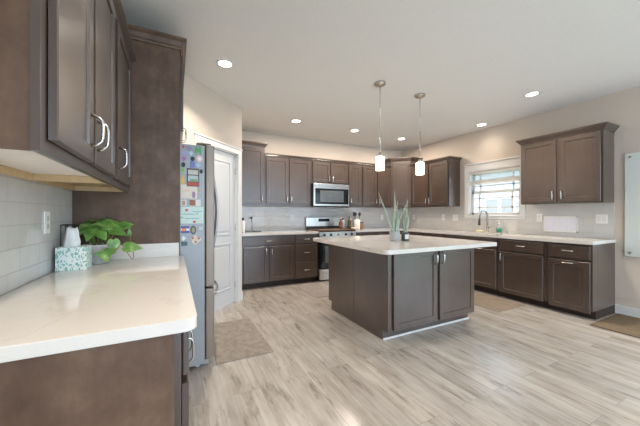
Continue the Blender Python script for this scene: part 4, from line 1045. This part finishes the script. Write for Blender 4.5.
b.build('vine', 'stem_brown', pp)

# tissue box
tb = thing('tissue_box', 'teal and white leaf-printed tissue box against the left wall', 'tissue box', (-0.515, 2.105, 0.9145))
MB().box(-0.068, 0.068, -0.062, 0.062, 0, 0.130, 0.002).build('box', 'leafy_print', tb)
b = MB(); bm = b.bm
rings = []
for (z, rx, ry, ph) in ((0.1295, 0.034, 0.026, 0.0), (0.150, 0.036, 0.020, 0.4), (0.185, 0.030, 0.016, 0.9), (0.215, 0.026, 0.012, 1.2), (0.234, 0.022, 0.007, 1.5)):
    rings.append([bm.verts.new((-0.012 + rx * (1 + 0.16 * math.sin(5 * a + ph)) * math.cos(a), ry * (1 + 0.25 * math.sin(4 * a + ph)) * math.sin(a), z + 0.008 * math.sin(3 * a + ph))) if k >= 0 else None for k, a in ((k, 2 * PI * k / 20) for k in range(20))])
for v in rings[0]: v.co.z = 0.1302
for p, q in zip(rings, rings[1:]):
    for k in range(20): b.face([p[k], p[(k + 1) % 20], q[(k + 1) % 20], q[k]], True)
b.face(rings[-1])
b.build('tissue', 'tissue', tb)
wr = thing('wire_caddy', 'small black wire caddy in the corner behind the tissue box', 'caddy', (-0.549, 2.235, 0.9145))
b = MB()
for z in (0.006, 0.10, 0.25):
    b.tube([(-0.05, -0.045, z), (0.015, -0.045, z), (0.015, 0.045, z), (-0.05, 0.045, z), (-0.05, -0.045, z)], 0.003, 6)
for x, y in ((-0.05, -0.045), (0.015, -0.045), (0.015, 0.045), (-0.05, 0.045), (-0.018, -0.045), (-0.018, 0.045)): b.tube([(x, y, 0.001), (x, y, 0.25)], 0.003, 6)
b.build('frame', 'dark_metal', wr)
MB().box(-0.046, 0.011, -0.041, 0.041, 0.002, 0.006).build('tray', 'dark_metal', wr)

# ------------------------------------------------------------------ rugs
def rug(name, label, x0, x1, y0, y1, mat, t=0.007, border=None):
    r = thing(name, label, 'mat', ((x0 + x1) / 2, (y0 + y1) / 2, 0.0005))
    w, l = (x1 - x0) / 2, (y1 - y0) / 2
    e = 0.018 if border else 0
    MB().box(-w + e, w - e, -l + e, l - e, 0, t, 0.002).build('pile', mat, r)
    if border:
        b = MB(); b.box(-w, w, -l, -l + e, 0, t, 0.002); b.box(-w, w, l - e, l, 0, t, 0.002); b.box(-w, -w + e, -l + e, l - e, 0, t, 0.002); b.box(w - e, w, -l + e, l - e, 0, t, 0.002)
        b.build('border', border, r)
rug('floor_mat', 'mottled grey floor mat in front of the refrigerator', 0.305, 0.785, 2.45, 3.37, 'grey_rug')
rug('floor_mat', 'brown bordered floor mat below the glass board', 4.09, 4.85, 0.15, 1.455, 'brown_rug', 0.009, 'rug_border')
rug('floor_mat', 'thin taupe floor mat in front of the sink base', 3.63, 4.225, 2.16, 3.72, 'taupe_mat', 0.004)
rug('floor_mat', 'small mauve-grey floor mat in front of the range', 1.835, 2.195, 3.74, 4.52, 'mauve_mat', 0.005)
